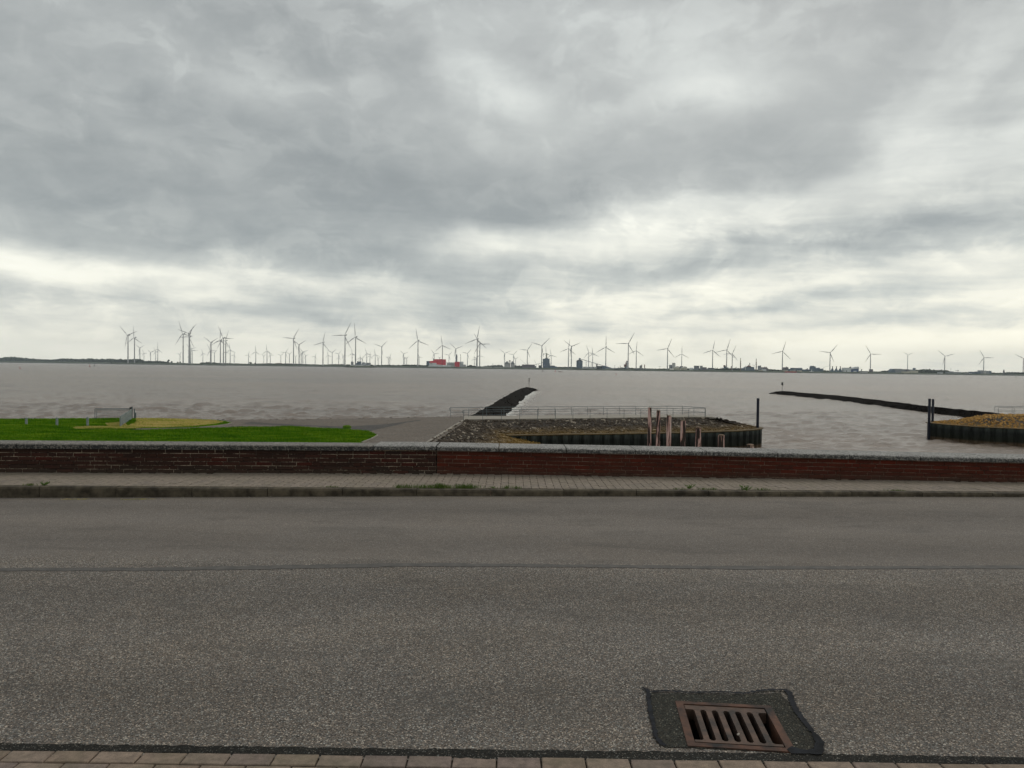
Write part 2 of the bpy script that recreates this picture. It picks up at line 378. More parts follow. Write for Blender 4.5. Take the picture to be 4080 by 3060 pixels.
def coping_mat(name, dark, mid, light, sc, edge):
    m, b, p = newmat(name); P = posn(b)
    v = b.vor(P, sc); c = b.sep(v.outputs['Color'])
    col = b.ramp(c[0], [(0, dark), (.4, mid), (.75, light), (1, tuple(x*1.25 for x in light))])
    col = b.mix(1.0, col, b.ramp(v.outputs['Distance'], [(.35, 1), (.8, .4)]), 'MULTIPLY')
    n = b.noise(P, 3.0, 6, .65)
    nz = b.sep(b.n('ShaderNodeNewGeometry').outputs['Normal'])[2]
    # upright faces darker and speckled, by surface normal
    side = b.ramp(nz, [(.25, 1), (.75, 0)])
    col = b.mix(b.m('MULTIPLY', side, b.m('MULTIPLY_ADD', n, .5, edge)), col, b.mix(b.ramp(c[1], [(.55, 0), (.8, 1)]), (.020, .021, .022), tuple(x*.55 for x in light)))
    col = b.mix(1.0, col, b.ramp(n, [(.3, .78), (.7, 1.12)]), 'MULTIPLY')
    b.l(col, p.inputs['Base Color']); p.inputs['Roughness'].default_value = .85; bump(b, p, c[2], .6, .004); return m
M['coping_old'] = coping_mat('old_coping', (.09, .083, .073), (.19, .172, .15), (.28, .255, .225), 60, .74)
M['coping_new'] = coping_mat('new_coping', (.10, .096, .09), (.245, .235, .22), (.38, .365, .34), 60, .58)
M['kerb'] = simple('kerb_stone_grey', (.034, .027, .018), (.12, .098, .068), 7, .9, rnd=.2, bmp=.006, world=True, detail=8)
M['rust'] = simple('rusty_cast_iron', (.118, .070, .050), (.030, .023, .019), 10, .7, .25, bmp=.002, world=True, detail=7)
M['rust_dark'] = simple('rusty_frame_iron', (.120, .055, .033), (.014, .012, .011), 8, .75, .2, bmp=.003, world=True, detail=8)
M['pit'] = simple('drain_pit', (.010, .009, .008), (.02, .017, .014), 6, .95)

def grass_ground():
    m, b, p = newmat('grass_ground'); P = posn(b)
    n = b.noise(P, .35, 6, .65); n2 = b.noise(P, 3.5, 6, .7)
    col = b.mix(b.ramp(n, [(.35, 0), (.65, 1)]), (.050, .120, .004), (.085, .165, .008))
    col = b.mix(1.0, col, b.ramp(n2, [(.3, .45), (.7, 1.3)]), 'MULTIPLY')
    b.l(col, p.inputs['Base Color']); p.inputs['Roughness'].default_value = .95; p.inputs['Specular IOR Level'].default_value = .05; bump(b, p, n2, 1, .06); return m
M['grass_ground'] = grass_ground()
def blade_mat(name, cols, strawy=0):
    m, b, p = newmat(name); P = posn(b); n = b.noise(P, 1.4, 5, .65); n2 = b.noise(P, 9, 3, .6)
    n = b.noise(b.scale(P, .25, .8, 1), 1.4, 6, .7)
    col = b.ramp(b.m('ADD', b.m('MULTIPLY', n, .65), b.m('MULTIPLY', n2, .35)), [(.36, cols[0]), (.5, cols[1]), (.66, cols[2])])
    b.l(col, p.inputs['Base Color']); p.inputs['Roughness'].default_value = .85; p.inputs['Specular IOR Level'].default_value = .05; return m
M['blade'] = blade_mat('grass_blade', ((.030, .110, .003), (.095, .225, .005), (.30, .40, .025)))
M['blade_dry'] = blade_mat('dry_grass_blade', ((.28, .34, .04), (.55, .46, .14), (.74, .54, .30)))
M['straw'] = simple('straw_mat', (.50, .38, .19), (.24, .27, .05), 1.6, .95, world=True, bmp=.05, detail=8)
M['weed'] = blade_mat('weed_leaf', ((.05, .095, .02), (.085, .14, .03), (.14, .17, .05)))

def stone_mat(name, cols, algae, zlo, zhi, al=((.13, .075, .015), (.27, .165, .035))):
    m, b, p = newmat(name); P = posn(b); r = b.n('ShaderNodeObjectInfo').outputs['Random']
    v = b.vor(P, 1.7); rr = b.m('FRACT', b.m('ADD', r, b.sep(v.outputs['Color'])[0]))
    base = b.ramp(rr, [(0, cols[0]), (.35, cols[1]), (.86, cols[2]), (.92, cols[3]), (1, cols[3])])
    n = b.noise(P, 9, 5, .65); n2 = b.noise(P, .8, 5, .6)
    col = b.mix(1.0, base, b.ramp(n, [(.3, .55), (.7, 1.3)]), 'MULTIPLY')
    z = b.sep(P)[2]
    low = b.ramp(b.m('DIVIDE', b.m('SUBTRACT', b.m('ADD', z, b.m('MULTIPLY', n2, .8)), zlo), zhi-zlo), [(0, 1), (1, 0)])
    col = b.mix(b.m('MULTIPLY', low, algae), col, b.mix(n, *al))
    b.l(col, p.inputs['Base Color']); p.inputs['Roughness'].default_value = .85; p.inputs['Specular IOR Level'].default_value = .1; bump(b, p, n, .6, .03); return m
M['stone'] = stone_mat('rubble_stone', ((.050, .038, .028), (.085, .066, .050), (.125, .10, .078), (.40, .34, .27)), .85, -4.85, -4.05)
M['stone_r'] = stone_mat('algae_stone', ((.36, .19, .055), (.46, .25, .07), (.54, .31, .09), (.62, .42, .17)), .85, -4.6, -3.2, ((.22, .11, .028), (.46, .26, .075)))
M['bank'] = stone_mat('rubble_bed', ((.035, .028, .022), (.04, .032, .026), (.045, .036, .028), (.05, .04, .03)), .8, -4.8, -4.0)
M['weedrock'] = simple('weedy_black_rock', (.004, .0035, .003), (.012, .009, .007), 1.2, .95, world=True, bmp=.05, detail=7, spec=.04)
M['weedrock_top'] = simple('crust_rock', (.012, .010, .008), (.06, .048, .036), 1.6, .95, spec=.05, world=True, bmp=.08, detail=7)
M['deck'] = simple('deck_concrete', (.24, .215, .18), (.31, .28, .235), .9, .9, world=True, bmp=.01, detail=7)
def pile_mat():
    m, b, p = newmat('sheet_pile_steel'); P = posn(b); n = b.noise(b.scale(P, 3, 3, .8), 1.6, 6, .65)
    z = b.m('ADD', b.sep(P)[2], b.m('MULTIPLY', n, .25))
    col = b.ramp(b.m('DIVIDE', b.m('ADD', z, 7.3), 2.3), [(0, (.10, .065, .035)), (.26, (.085, .058, .036)), (.35, (.016, .018, .012)), (.8, (.022, .025, .023)), (1, (.060, .070, .066))])
    col = b.mix(1.0, col, b.ramp(n, [(.3, .6), (.7, 1.5)]), 'MULTIPLY')
    b.l(col, p.inputs['Base Color']); p.inputs['Roughness'].default_value = .8; p.inputs['Specular IOR Level'].default_value = .12; bump(b, p, n, .4, .02); return m
M['sheet'] = pile_mat()
M['cap'] = simple('cap_beam_rust', (.075, .050, .022), (.13, .09, .035), 1.5, .85, world=True)
M['steelblue'] = simple('dark_blue_steel', (.006, .009, .022), (.012, .016, .032), 1.5, .4, world=True)
M['galv'] = simple('galvanised_steel', (.13, .16, .17), (.085, .11, .12), 4, .6, .1)
M['postgrey'] = simple('grey_plastic_post', (.30, .33, .33), (.20, .23, .23), 5, .7)
def wood_pile_mat():
    m, b, p = newmat('pink_weathered_wood'); P = posn(b)
    n = b.noise(b.scale(P, 6, 6, .55), 1.0, 6, .6, .4); n2 = b.noise(b.scale(P, 26, 26, 1.5), 1.0, 4, .6)
    col = b.ramp(n, [(.47, (.030, .019, .016)), (.50, (.14, .07, .055)), (.525, (.58, .34, .31)), (.62, (.68, .46, .43)), (.70, (.64, .58, .51))])
    col = b.mix(1.0, col, b.ramp(n2, [(.3, .65), (.7, 1.2)]), 'MULTIPLY')
    wet = b.ramp(b.m('ADD', b.sep(P)[2], b.m('MULTIPLY', n, 1.2)), [(0, 0), (1, 0)])
    zz_ = b.m('DIVIDE', b.m('ADD', b.m('ADD', b.sep(P)[2], b.m('MULTIPLY', n, 1.5)), 6.2), 2.0)
    col = b.mix(b.ramp(zz_, [(.2, 1), (.6, 0)]), col, (.03, .026, .018))
    b.l(col, p.inputs['Base Color']); p.inputs['Roughness'].default_value = .85; bump(b, p, n2, .6, .02); return m
M['woodpile'] = wood_pile_mat()
M['woodend'] = simple('pile_end_grain', (.22, .15, .10), (.10, .065, .045), 9, .9, world=True)
M['white'] = simple('turbine_white', (.47, .47, .475), (.42, .42, .425), .02, .6)
M['black'] = simple('black_paint', (.012, .012, .013), (.02, .02, .02), 1, .6)
M['landgreen'] = simple('far_dyke_grass', (.040, .060, .030), (.065, .085, .045), .012, .95, world=True)
M['landplain'] = simple('far_plain', (.05, .07, .035), (.09, .10, .06), .004, .95, world=True)
M['revet'] = simple('far_black_rock', (.012, .012, .012), (.025, .025, .022), .03, .9, world=True)
M['foliage_far'] = simple('far_foliage', (.020, .034, .022), (.040, .058, .030), .03, .95, world=True)
M['trunk'] = simple('bark', (.06, .045, .03), (.09, .07, .05), 1, .9)
def flatc(name, c, d=.85, sc=.05): return simple(name, c, tuple(x*d for x in c), sc, .8, world=True)
M['b_red'] = flatc('red_cladding', (.75, .025, .045)); M['b_white'] = flatc('white_cladding', (.78, .80, .80)); M['b_pale'] = flatc('pale_cladding', (.52, .52, .50))
M['b_slate'] = flatc('slate_cladding', (.12, .17, .22)); M['b_blue'] = flatc('blue_cladding', (.05, .10, .22)); M['b_grey'] = flatc('grey_cladding', (.30, .32, .34))
M['b_cream'] = flatc('cream_tank', (.58, .55, .44)); M['b_mauve'] = flatc('mauve_block', (.19, .17, .19)); M['b_dkred'] = flatc('dark_red_steel', (.16, .045, .035))
M['b_roof'] = flatc('dark_roof', (.07, .08, .09)); M['b_green'] = flatc('dark_green_hall', (.035, .06, .06)); M['b_tan'] = flatc('tan_chimney', (.30, .24, .19)); M['b_yel'] = flatc('yellow_chimney', (.42, .40, .22))
M['b_glass'] = flatc('dark_window', (.03, .04, .05))
M['red_paint'] = flatc('red_buoy_paint', (.30, .015, .012), .8, 2); M['green_paint'] = flatc('dark_green_buoy_paint', (.01, .03, .02), .8, 2)

def water_mat():
    m, b, p = newmat('estuary_water'); P = posn(b)
    x, y, z = b.sep(P)
    mud = b.noise(b.scale(P, .004, .012, 1), 1.0, 5, .6)
    col = b.mix(b.ramp(mud, [(.35, 0), (.65, 1)]), (.205, .155, .118), (.165, .132, .105))
    streak = b.noise(b.scale(P, .05, .28, 1, rad(6)), 1.0, 5, .6)
    col = b.mix(1.0, col, b.ramp(streak, [(.3, .86), (.7, 1.10)]), 'MULTIPLY')
    fo = b.n('ShaderNodeAttribute', attribute_name='foam').outputs['Fac']
    fn = b.noise(b.scale(P, 1.1, .5, 1), 1.0, 6, .75)
    ff = b.ramp(b.m('ADD', fo, b.m('MULTIPLY_ADD', fn, 1.2, -.6)), [(.45, 0), (.75, 1)])
    col = b.mix(ff, col, (.66, .65, .61))
    b.l(col, p.inputs['Base Color'])
    b.l(b.ramp(ff, [(0, .27), (1, .8)]), p.inputs['Roughness'])
    p.inputs['IOR'].default_value = 1.33; p.inputs['Specular IOR Level'].default_value = .34
    h1 = b.noise(b.scale(P, .75, 2.2, 1, rad(8)), 1.0, 6, .65, .3)
    h2 = b.noise(b.scale(P, .22, .75, 1, rad(-5)), 1.0, 6, .6, .4)
    fade = b.ramp(b.m('DIVIDE', y, 3000), [(0, 1), (.1, 1), (.4, .7), (1, .4)])
    bp = b.n('ShaderNodeBump'); bp.inputs['Distance'].default_value = .30
    b.l(b.m('ADD', h1, b.m('ADD', b.m('MULTIPLY', h2, 1.8), b.m('MULTIPLY', b.noise(b.scale(P, .10, .42, 1, rad(4)), 1.0, 6, .65), b.ramp(b.m('DIVIDE', y, 1000), [(.10, 0), (.25, 5)])))), bp.inputs['Height']); b.l(b.m('MULTIPLY', fade, .75), bp.inputs['Strength'])
    b.l(bp.outputs[0], p.inputs['Normal'])
    return m
M['water'] = water_mat()

# ------------------------------------------------------------ levels
ZD, ZC, ZW = -3.85, -5.00, -7.10     # apron and jetty deck, sheet pile cap, water
def yk(x): return 9.71+(x+6.67)*.037           # kerb face
def zr(x): return float(np.interp(x, [-40, -6.7, -1.1, 6.6, 40], [-.05, -.033, .026, .060, .08]))   # road height at the kerb
ZP = .12                                       # pavement
def yw(x): return float(np.interp(x, [-40, -7.3, -1.145, 7.1, 40], [8.7, 10.94, 11.37, 11.22, 10.4]))   # wall face
def ztop(x): return float(np.interp(x, [-40, -7.5, -1.15, 2.9, 7.1, 40], [.56, .555, .544, .528, .487, .40]))
X0, X1 = -12.0, 12.0

# ------------------------------------------------------------ haze
haze_m = bpy.data.materials.new('haze_air'); haze_m.use_nodes = True; haze_m.node_tree.nodes.clear()
hb = NB(haze_m.node_tree); ho = hb.n('ShaderNodeOutputMaterial'); hv = hb.n('ShaderNodeVolumePrincipled')
hv.inputs['Color'].default_value = (.80, .88, .96, 1); hv.inputs['Density'].default_value = 3.8e-5; hv.inputs['Anisotropy'].default_value = .2
hb.l(hv.outputs[0], ho.inputs['Volume'])
hz = MB().box(-16000, 16000, -200, 15000, -10, 420).build('haze', haze_m); hz['kind'] = 'stuff'
hz.display_type = 'WIRE'

# ------------------------------------------------------------ sea with real waves near the shore
def build_water():
    ys = [26.0]
    while ys[-1] < 13800:
        y = ys[-1]
        step = .55 if y < 60 else ((.0046*(y/8.85)**2*(1.4 if y < 160 else 2.0)) if y < 420 else y*.035)
        ys.append(y+max(.5, min(step, 400)))
    ys = np.array(ys); nx = 900
    ta = np.linspace(-1.05, 1.05, nx)
    Y, T = np.meshgrid(ys, ta, indexing='ij'); Xg = T*Y
    Z = np.zeros_like(Y)
    amp_env = (.55+.45*np.clip((Y-60)/120, 0, 1)+.6*np.clip((Y-180)/250, 0, 1))*np.clip(1-(Y-600)/2600, .0, 1)
    r = np.random.default_rng(5)
    for k in range(46):
        lam = .8*(1.043**k); th = rad(90+r.normal(0, 26)+6)
        kx, ky = 2*math.pi/lam*math.cos(th), 2*math.pi/lam*math.sin(th)
        a = .0100*lam**.9
        ph = r.uniform(0, 6.28)
        cell = np.gradient(ys)[:, None]*1.0
        keep = np.clip(1.8-cell/lam*1.0, .0, 1)*.4+.6
        Z += a*keep*np.sin(kx*Xg+ky*Y+ph+.8*np.sin(Xg*.021+k)+.7*np.sin(Y*.033+k*2))
    gust = .9+.15*np.sin(Xg*.013+Y*.004+1)*np.sin(Y*.019+Xg*.003)
    Z = Z*amp_env*gust
    Z = np.where(Z > 0, Z*1.5, Z*.6)
    basin = np.clip((Y-80)/15, 0, 1)
    Z *= (.55+.45*basin)
    # foam beside the stone groynes
    def seg(p, q):
        px, py = p; qx, qy = q; vx, vy = qx-px, qy-py
        t = np.clip(((Xg-px)*vx+(Y-py)*vy)/(vx*vx+vy*vy), 0, 1)
        return np.hypot(Xg-px-t*vx, Y-py-t*vy)
    d1 = np.minimum(seg((-5, 90), (0, 190)), seg((0, 190), (8, 296)))
    foam = np.clip(1.15-d1/7.2, 0, 1)*.95*np.clip((330-Y)/60, 0, 1)
    side = np.where(Xg > -4+(Y-90)*.055, .82, 1.0)
    d2 = seg((92, 155), (99, 284))
    foam2 = np.clip(1-d2/5.0, 0, 1)*.35
    d3 = seg((66, 106), (90, 150)); foam2 = np.maximum(foam2, np.clip(1-d3/6, 0, 1)*.45)
    foam = np.maximum(foam*side, foam2)
    crest = np.clip((Z-.55)/.2, 0, 1)*.30
    foam = np.clip(foam+crest, 0, 1)
    ny = len(ys); V = np.stack([Xg, Y, Z+ZW], -1).reshape(-1, 3)
    i = np.arange(ny-1)[:, None]*nx+np.arange(nx-1)[None]
    Fq = np.stack([i, i+1, i+nx+1, i+nx], -1).reshape(-1, 4)
    me = bpy.data.meshes.new('water')
    me.vertices.add(len(V)); me.vertices.foreach_set('co', V.astype(np.float32).ravel())
    me.loops.add(Fq.size); me.loops.foreach_set('vertex_index', Fq.astype(np.int32).ravel())
    me.polygons.add(len(Fq)); me.polygons.foreach_set('loop_start', np.arange(0, Fq.size, 4, dtype=np.int32))
    me.polygons.foreach_set('use_smooth', np.ones(len(Fq), bool))
    at = me.attributes.new('foam', 'FLOAT', 'POINT'); at.data.foreach_set('value', foam.astype(np.float32).ravel())
    me.materials.append(M['water']); me.update(); me.validate()
    o = link('water', me); o['kind'] = 'structure'; print('water verts', len(V))
build_water()

# ------------------------------------------------------------ far shore
def shore_rel(px):
    return float(np.interp(px, [-900, 0, 442, 446, 900, 915, 1375, 1392, 1478, 1500, 1960, 2260, 2500, 2900, 3480, 4080, 5000],
                           [3.4, 3.5, 3.7, 4.3, 4.7, 4.4, 4.7, 6.2, 6.3, 4.9, 5.0, 5.2, 5.9, 6.2, 6.3, 6.6, 6.8]))
def hy(px): return 1466+(px-2040)*math.tan(ROLL)
def shoreD(px): return 8.85*F/shore_rel(px)
def zland(px):
    d = shoreD(px); return ZW+7.0*d/F
def land_at(px, y):             # ground point seen in column px at distance y
    p = D(px, hy(px), y); return Vector((p.x, y, zland(px)))
def build_land():
    pxs = sorted(set(list(range(-900, 5000, 60))+[442, 446, 900, 915, 1375, 1392, 1478, 1500]))
    rev, land, plain = MB(), MB(), MB()
    def row(f): return [f(px) for px in pxs]
    def at(px, dy, z):
        d = shoreD(px)+dy; p = D(px, hy(px), d); return (p.x, d, z)
    def up(px, k): return ZW+k*shoreD(px)/F
    r0 = row(lambda p: at(p, 0, ZW-.8)); r1 = row(lambda p: at(p, 14, up(p, 1.8))); r2 = row(lambda p: at(p, 40, up(p, 2.0)))
    r3 = row(lambda p: at(p, 95, up(p, 6.4))); r4 = row(lambda p: at(p, 180, zland(p))); r5 = row(lambda p: (D(p, hy(p), 14200).x, 14200, 14.0))
    n = len(pxs)
    for m, ra, rb in ((rev, r0, r1), (land, r1, r2), (land, r2, r3), (land, r3, r4), (plain, r4, r5)):
        m.add(ra+rb, [(i, i+1, n+i+1, n+i) for i in range(n-1)])
    for nm, m, mt in (('shore_revetment', rev, 'revet'), ('far_dyke', land, 'landgreen'), ('far_land', plain, 'landplain')):
        m.build(nm, M[mt])['kind'] = 'structure'
build_land()

# ------------------------------------------------------------ distant woods and trees
def blob_mesh(mb, c, rx, ry, rz_, seed, sub=1):
    r = random.Random(seed)
    bm = bmesh.new(); bmesh.ops.create_icosphere(bm, subdivisions=sub, radius=1)
    vs = []
    for v in bm.verts:
        k = 1+r.uniform(-.28, .28); vs.append((c[0]+v.co.x*rx*k, c[1]+v.co.y*ry*k, c[2]+v.co.z*rz_*k))
    fs = [tuple(v.index for v in f.verts) for f in bm.faces]; bm.free(); mb.add(vs, fs)
def woods(prof, dy=230, name='distant_wood', seed=0):
    """prof: (px, top py) silhouette; a strip of packed crowns rising from the land"""
    r = random.Random(seed); mb = MB()
    xs = [p[0] for p in prof]; ys_ = [p[1] for p in prof]
    px = xs[0]
    while px < xs[-1]:
        y = shoreD(px)+dy+r.uniform(-40, 90)
        yb = hy(px)+shore_rel(px)-6.6
        top = float(np.interp(px, xs, ys_))+r.uniform(-.4, 1.3)
        hpx = max(1.6, yb-top); s = y/F
        p = D(px, yb, y)
        rr = (hpx*.55)*s
        blob_mesh(mb, (p.x, y, p.z+hpx*s-rr*.95), rr*r.uniform(.9, 1.5), rr, rr, r.random())
        for k in range(2):
            r2 = rr*r.uniform(.5, .9)
            blob_mesh(mb, (p.x+r.uniform(-1, 1)*rr, y-r.uniform(0, rr), p.z+r.uniform(.1, .6)*hpx*s), r2*1.3, r2, r2*.9, r.random())
        px += r.uniform(.9, 2.2)+hpx*.18
    o = mb.build(name, M['foliage_far']); o['kind'] = 'stuff'
    return o
woods([(-500, 1420), (0, 1425), (40, 1422), (90, 1424), (120, 1428), (150, 1430), (205, 1432), (240, 1429), (275, 1428), (300, 1430), (360, 1429), (440, 1430), (500, 1431), (560, 1430), (572, 1437)], seed=1)
woods([(572, 1437), (640, 1438), (700, 1446), (750, 1446)], seed=2)
woods([(800, 1444), (850, 1443), (870, 1446), (1000, 1449), (1030, 1448), (1100, 1447), (1200, 1449)], dy=200, seed=3)
woods([(1200, 1450), (1290, 1452), (1350, 1450), (1395, 1452)], dy=200, seed=4)
woods([(1476, 1453), (1600, 1454), (1620, 1452), (1660, 1453), (1690, 1454), (1712, 1455)], dy=170, seed=5)
woods([(1862, 1456), (1920, 1459), (1960, 1455), (2000, 1454)], dy=170, seed=6)
woods([(2050, 1456), (2080, 1457)], dy=200, seed=7)
woods([(2218, 1462), (2245, 1461), (2297, 1462)], dy=200, seed=8)
woods([(2440, 1466), (2480, 1464), (2520, 1465), (2600, 1468), (2667, 1468)], dy=200, seed=9)
woods([(2740, 1467), (2765, 1468), (2850, 1468), (2950, 1466), (3010, 1472), (3060, 1470), (3125, 1474)], dy=200, seed=10)
woods([(3195, 1472), (3235, 1471), (3300, 1476), (3370, 1474), (3430, 1478), (3500, 1480), (3520, 1476), (3545, 1475), (3560, 1480)], dy=200, seed=11)
woods([(3650, 1473), (3700, 1471), (3725, 1474), (3750, 1474), (3777, 1476), (3785, 1482), (3830, 1483), (3900, 1480), (3950, 1484), (4000, 1485), (4010, 1482), (4080, 1483), (4600, 1488)], dy=200, seed=12)
def far_tree(px, top, wpx, label, dy=120, group=None):
    y = shoreD(px)+dy; yb = hy(px)+shore_rel(px)-6.5; s = y/F
    p = D(px, yb, y); e = empty('round_tree', p, label, 'tree', group)
    h = (yb-top)*s; w = wpx*s/2
    m = MB(); m.tube((0, 0, -1), (0, 0, h*.5), w*.12, w*.08, 6); m.build('trunk', M['trunk'], e)
    c = MB(); r = random.Random(px)
    for k in range(9):
        a = r.uniform(0, 6.28); q = r.uniform(0, .55)
        blob_mesh(c, (math.cos(a)*w*q, math.sin(a)*w*q, h*r.uniform(.42, .72)), w*r.uniform(.4, .6), w*.5, h*r.uniform(.22, .32), r.random())
    c.build('crown', M['foliage_far'], e)
far_tree(671, 1432, 12, 'large round dark tree on the far shore left of the first turbine cluster')
far_tree(684, 1438, 9, 'smaller bushy tree on the far shore, right beside the large round one')
far_tree(708, 1441, 8, 'small dark tree on the far dyke just before the tall clustered turbines')
far_tree(718, 1441, 8, 'low bush-like tree at the foot of the tall clustered turbines')
far_tree(823, 1441, 7, 'dark tree at the left foot of the slim grey turbine tower in the second cluster')
far_tree(833, 1441, 7, 'dark tree between two turbine towers of the second cluster')
far_tree(1000, 1442, 18, 'broad rounded tree standing alone on the far dyke below small turbines')
far_tree(1016, 1444, 7, 'small tree at the foot of the turbine next to the broad lone tree')
far_tree(1876, 1454, 18, 'broad blue-green tree right of the red factory')
far_tree(1447, 1454, 5, 'small pointed tree in front of the white dome hall', 60)
far_tree(1455, 1454, 5, 'small pointed tree in front of the pale flat hall right of the dome', 60)

# ------------------------------------------------------------ buildings on the far shore
GZ = 6.0   # base sits this many pixels above the water line
def bld(name, px, label, cat='building', dy=130):
    y = shoreD(px)+dy; p = D(px, hy(px)+shore_rel(px)-GZ, y)
    e = empty(name, p, label, cat); return e, y/F, p
class B:
    """building whose parts are given in photo pixels, stood at its own distance"""
    def __init__(s, name, px, label, cat='building', dy=130):
        s.y = shoreD(px)+dy; s.s = s.y/F; s.o = D(px, hy(px)+shore_rel(px)-GZ, s.y); s.e = empty(name, s.o, label, cat); s.n = 0
    def P(s, px, py, d=0):
        q = D(px, py, s.y); return Vector((q.x-s.o.x, d, q.z-s.o.z))
    def ok(s, y): return y
    def box(s, part, x0, x1, top, bot, mat, d0=0, dep=30):
        a, c = s.P(x0, bot), s.P(x1, top)
        cx = s.P(x0, (top+bot)/2).x, s.P(x1, (top+bot)/2).x
        return MB().box(cx[0], cx[1], d0, d0+dep, s.P((x0+x1)/2, bot).z, s.P((x0+x1)/2, top).z).build(part, M[mat], s.e)
    def cyl(s, part, x0, x1, top, bot, mat, d0=0, dome=0, x2=None, n=20):
        xm = (x0+x1)/2; r = (x1-x0)/2*s.s; r2 = r if x2 is None else x2/2*s.s
        zb, zt = s.P(xm, bot).z, s.P(xm, top).z
        prof = [(r, zb), (r2, zt)]
        if dome: prof += [(r2*.75, zt+dome*s.s*.6), (r2*.3, zt+dome*s.s)]
        return MB().lathe(prof, (s.P(xm, bot).x, d0+r, 0), n).build(part, M[mat], s.e)
    def poly(s, part, pts, mat, d0=0, dep=30):
        q = [s.P(x, y) for x, y in pts]; n = len(q)
        m = MB(); tr = tessellate_polygon([[Vector((p.x, p.z, 0)) for p in q]])
        vs = [(p.x, d0, p.z) for p in q]+[(p.x, d0+dep, p.z) for p in q]
        fs = [(i, (i+1) % n, (i+1) % n+n, i+n) for i in range(n)]+[tuple(t) for t in tr]+[tuple(i+n for i in t[::-1]) for t in tr]
        m.add(vs, fs); me = m.mesh(part, M[mat]); bm = bmesh.new(); bm.from_mesh(me); bmesh.ops.recalc_face_normals(bm, faces=bm.faces); bm.to_mesh(me); bm.free()
        return link(part, me, s.e)
    def bar(s, part, p, q, w, mat, d0=0):
        a, c = s.P(*p), s.P(*q); a.y = c.y = d0
        return MB().tube(a, c, w/2*s.s, None, 6).build(part, M[mat], s.e)

# industrial plant under the steam
x = B('block_tower', 1401, 'narrow pale block left of the turbine near the steam cloud', dy=200); x.box('wall', 1398, 1404.5, 1441.7, 1455, 'b_grey'); x.box('roof', 1397.5, 1405, 1441, 1441.8, 'b_roof', -1, 32)
x = B('boiler_house', 1429, 'dark flat-topped boiler house under the drifting steam', dy=260); x.box('wall', 1422.7, 1435.6, 1440.5, 1456, 'b_slate'); x.box('annex', 1415, 1422.5, 1446.5, 1456, 'b_blue'); x.box('roof', 1422.3, 1436, 1439.8, 1440.6, 'b_roof', -1, 32)
x = B('dome_hall', 1448, 'white hall with a rounded dome roof right of the boiler house', dy=130); x.cyl('dome', 1438, 1458, 1450, 1457, 'b_grey', 0, 7); x.box('wall', 1400, 1470, 1453.5, 1457, 'b_white', -3, 20)
x = B('flat_hall', 1466, 'pale flat-roofed hall adjoining the dome on its right', dy=170); x.box('wall', 1459, 1473.6, 1446, 1457, 'b_grey'); x.box('roof', 1458.6, 1474, 1445.3, 1446.1, 'b_roof', -1, 32)
x = B('low_shed', 1488, 'small low white shed among bushes right of the flat hall', dy=100); x.box('wall', 1482, 1493, 1454.5, 1458, 'b_white'); x.box('roof', 1481.5, 1493.5, 1453.7, 1454.6, 'b_roof', -1, 32)
x = B('shed', 1083, 'low pale shed with reddish roof among trees below small turbines', dy=210); x.box('wall', 1080, 1087, 1448, 1453, 'b_slate')
x = B('barn', 1110, 'long low barn with a rust-red roof on the far dyke', dy=210); x.box('wall', 1099, 1120, 1449.5, 1454, 'b_pale'); x.poly('roof', [(1098, 1449.6), (1101, 1446.5), (1118, 1447), (1121, 1449.6)], 'b_dkred', -1, 32)
# steam
def steam_mat():
    m = bpy.data.materials.new('steam'); m.use_nodes = True; m.node_tree.nodes.clear(); b = NB(m.node_tree)
    o = b.n('ShaderNodeOutputMaterial'); v = b.n('ShaderNodeVolumePrincipled'); v.inputs['Color'].default_value = (.95, .95, .96, 1)
    v.inputs['Density'].default_value = .05; b.l(v.outputs[0], o.inputs['Volume']); return m
sm = steam_mat()
def steam(pts, label, dy=420):
    y = shoreD(1420)+dy; s = y/F; o0 = D(pts[0][0], pts[0][1], y); me = bpy.data.metaballs.new('steam_plume')
    mb = MB()
    for i, (px, py, r) in enumerate(pts):
        q = D(px, py, y)-o0; blob_mesh(mb, (q.x, q.y, q.z), r*s*1.25, r*s, r*s, i, 2)
    o = mb.build('steam_plume', sm, smooth=True); o.location = o0
    md = o.modifiers.new('remesh', 'REMESH'); md.mode = 'VOXEL'; md.voxel_size = 1.2
    tag(o, label, 'steam')
steam([(1398, 1424, 2), (1402, 1419, 3), (1406, 1413, 4), (1411, 1411, 2.6), (1409, 1420, 2)], 'small white steam puff behind the turbine tower, left of the larger plume')
steam([(1416, 1430, 3), (1421, 1431.5, 3.6), (1427, 1434, 3), (1432, 1433, 3.6), (1437, 1434.5, 3.6), (1440, 1437, 2)], 'larger flat white steam cloud drifting above the boiler house')

# red factory
x = B('red_factory', 1745, 'large red factory block with dark blue left end and white annex in front', dy=110)
x.box('blue_wing', 1698.6, 1711.3, 1438.3, 1455, 'b_slate', 8); x.poly('red_hall', [(1711.5, 1455), (1711.5, 1438.3), (1725, 1437.6), (1732, 1431), (1760.5, 1431), (1760.5, 1455)], 'b_red', 8)
x.box('red_tower', 1762, 1775, 1431.5, 1455, 'b_red', 8); x.box('recess', 1760.5, 1762, 1432.5, 1455, 'b_dkred', 12, 20)
x.poly('annex', [(1703, 1462), (1710, 1455), (1711, 1446), (1739, 1446), (1739, 1452), (1768, 1454.5), (1768, 1462)], 'b_white', 0, 7.5); x.box('window', 1714, 1723, 1448.5, 1450, 'b_glass', -.3, 1)
x.bar('flue', (1776, 1441), (1780, 1446), 1.6, 'b_grey', 12)
x = B('storage_tower', 1727, 'small grey domed tower peeking above the left shoulder of the red factory', dy=200); x.cyl('wall', 1725, 1729.3, 1430, 1445, 'b_grey', 0, 3)
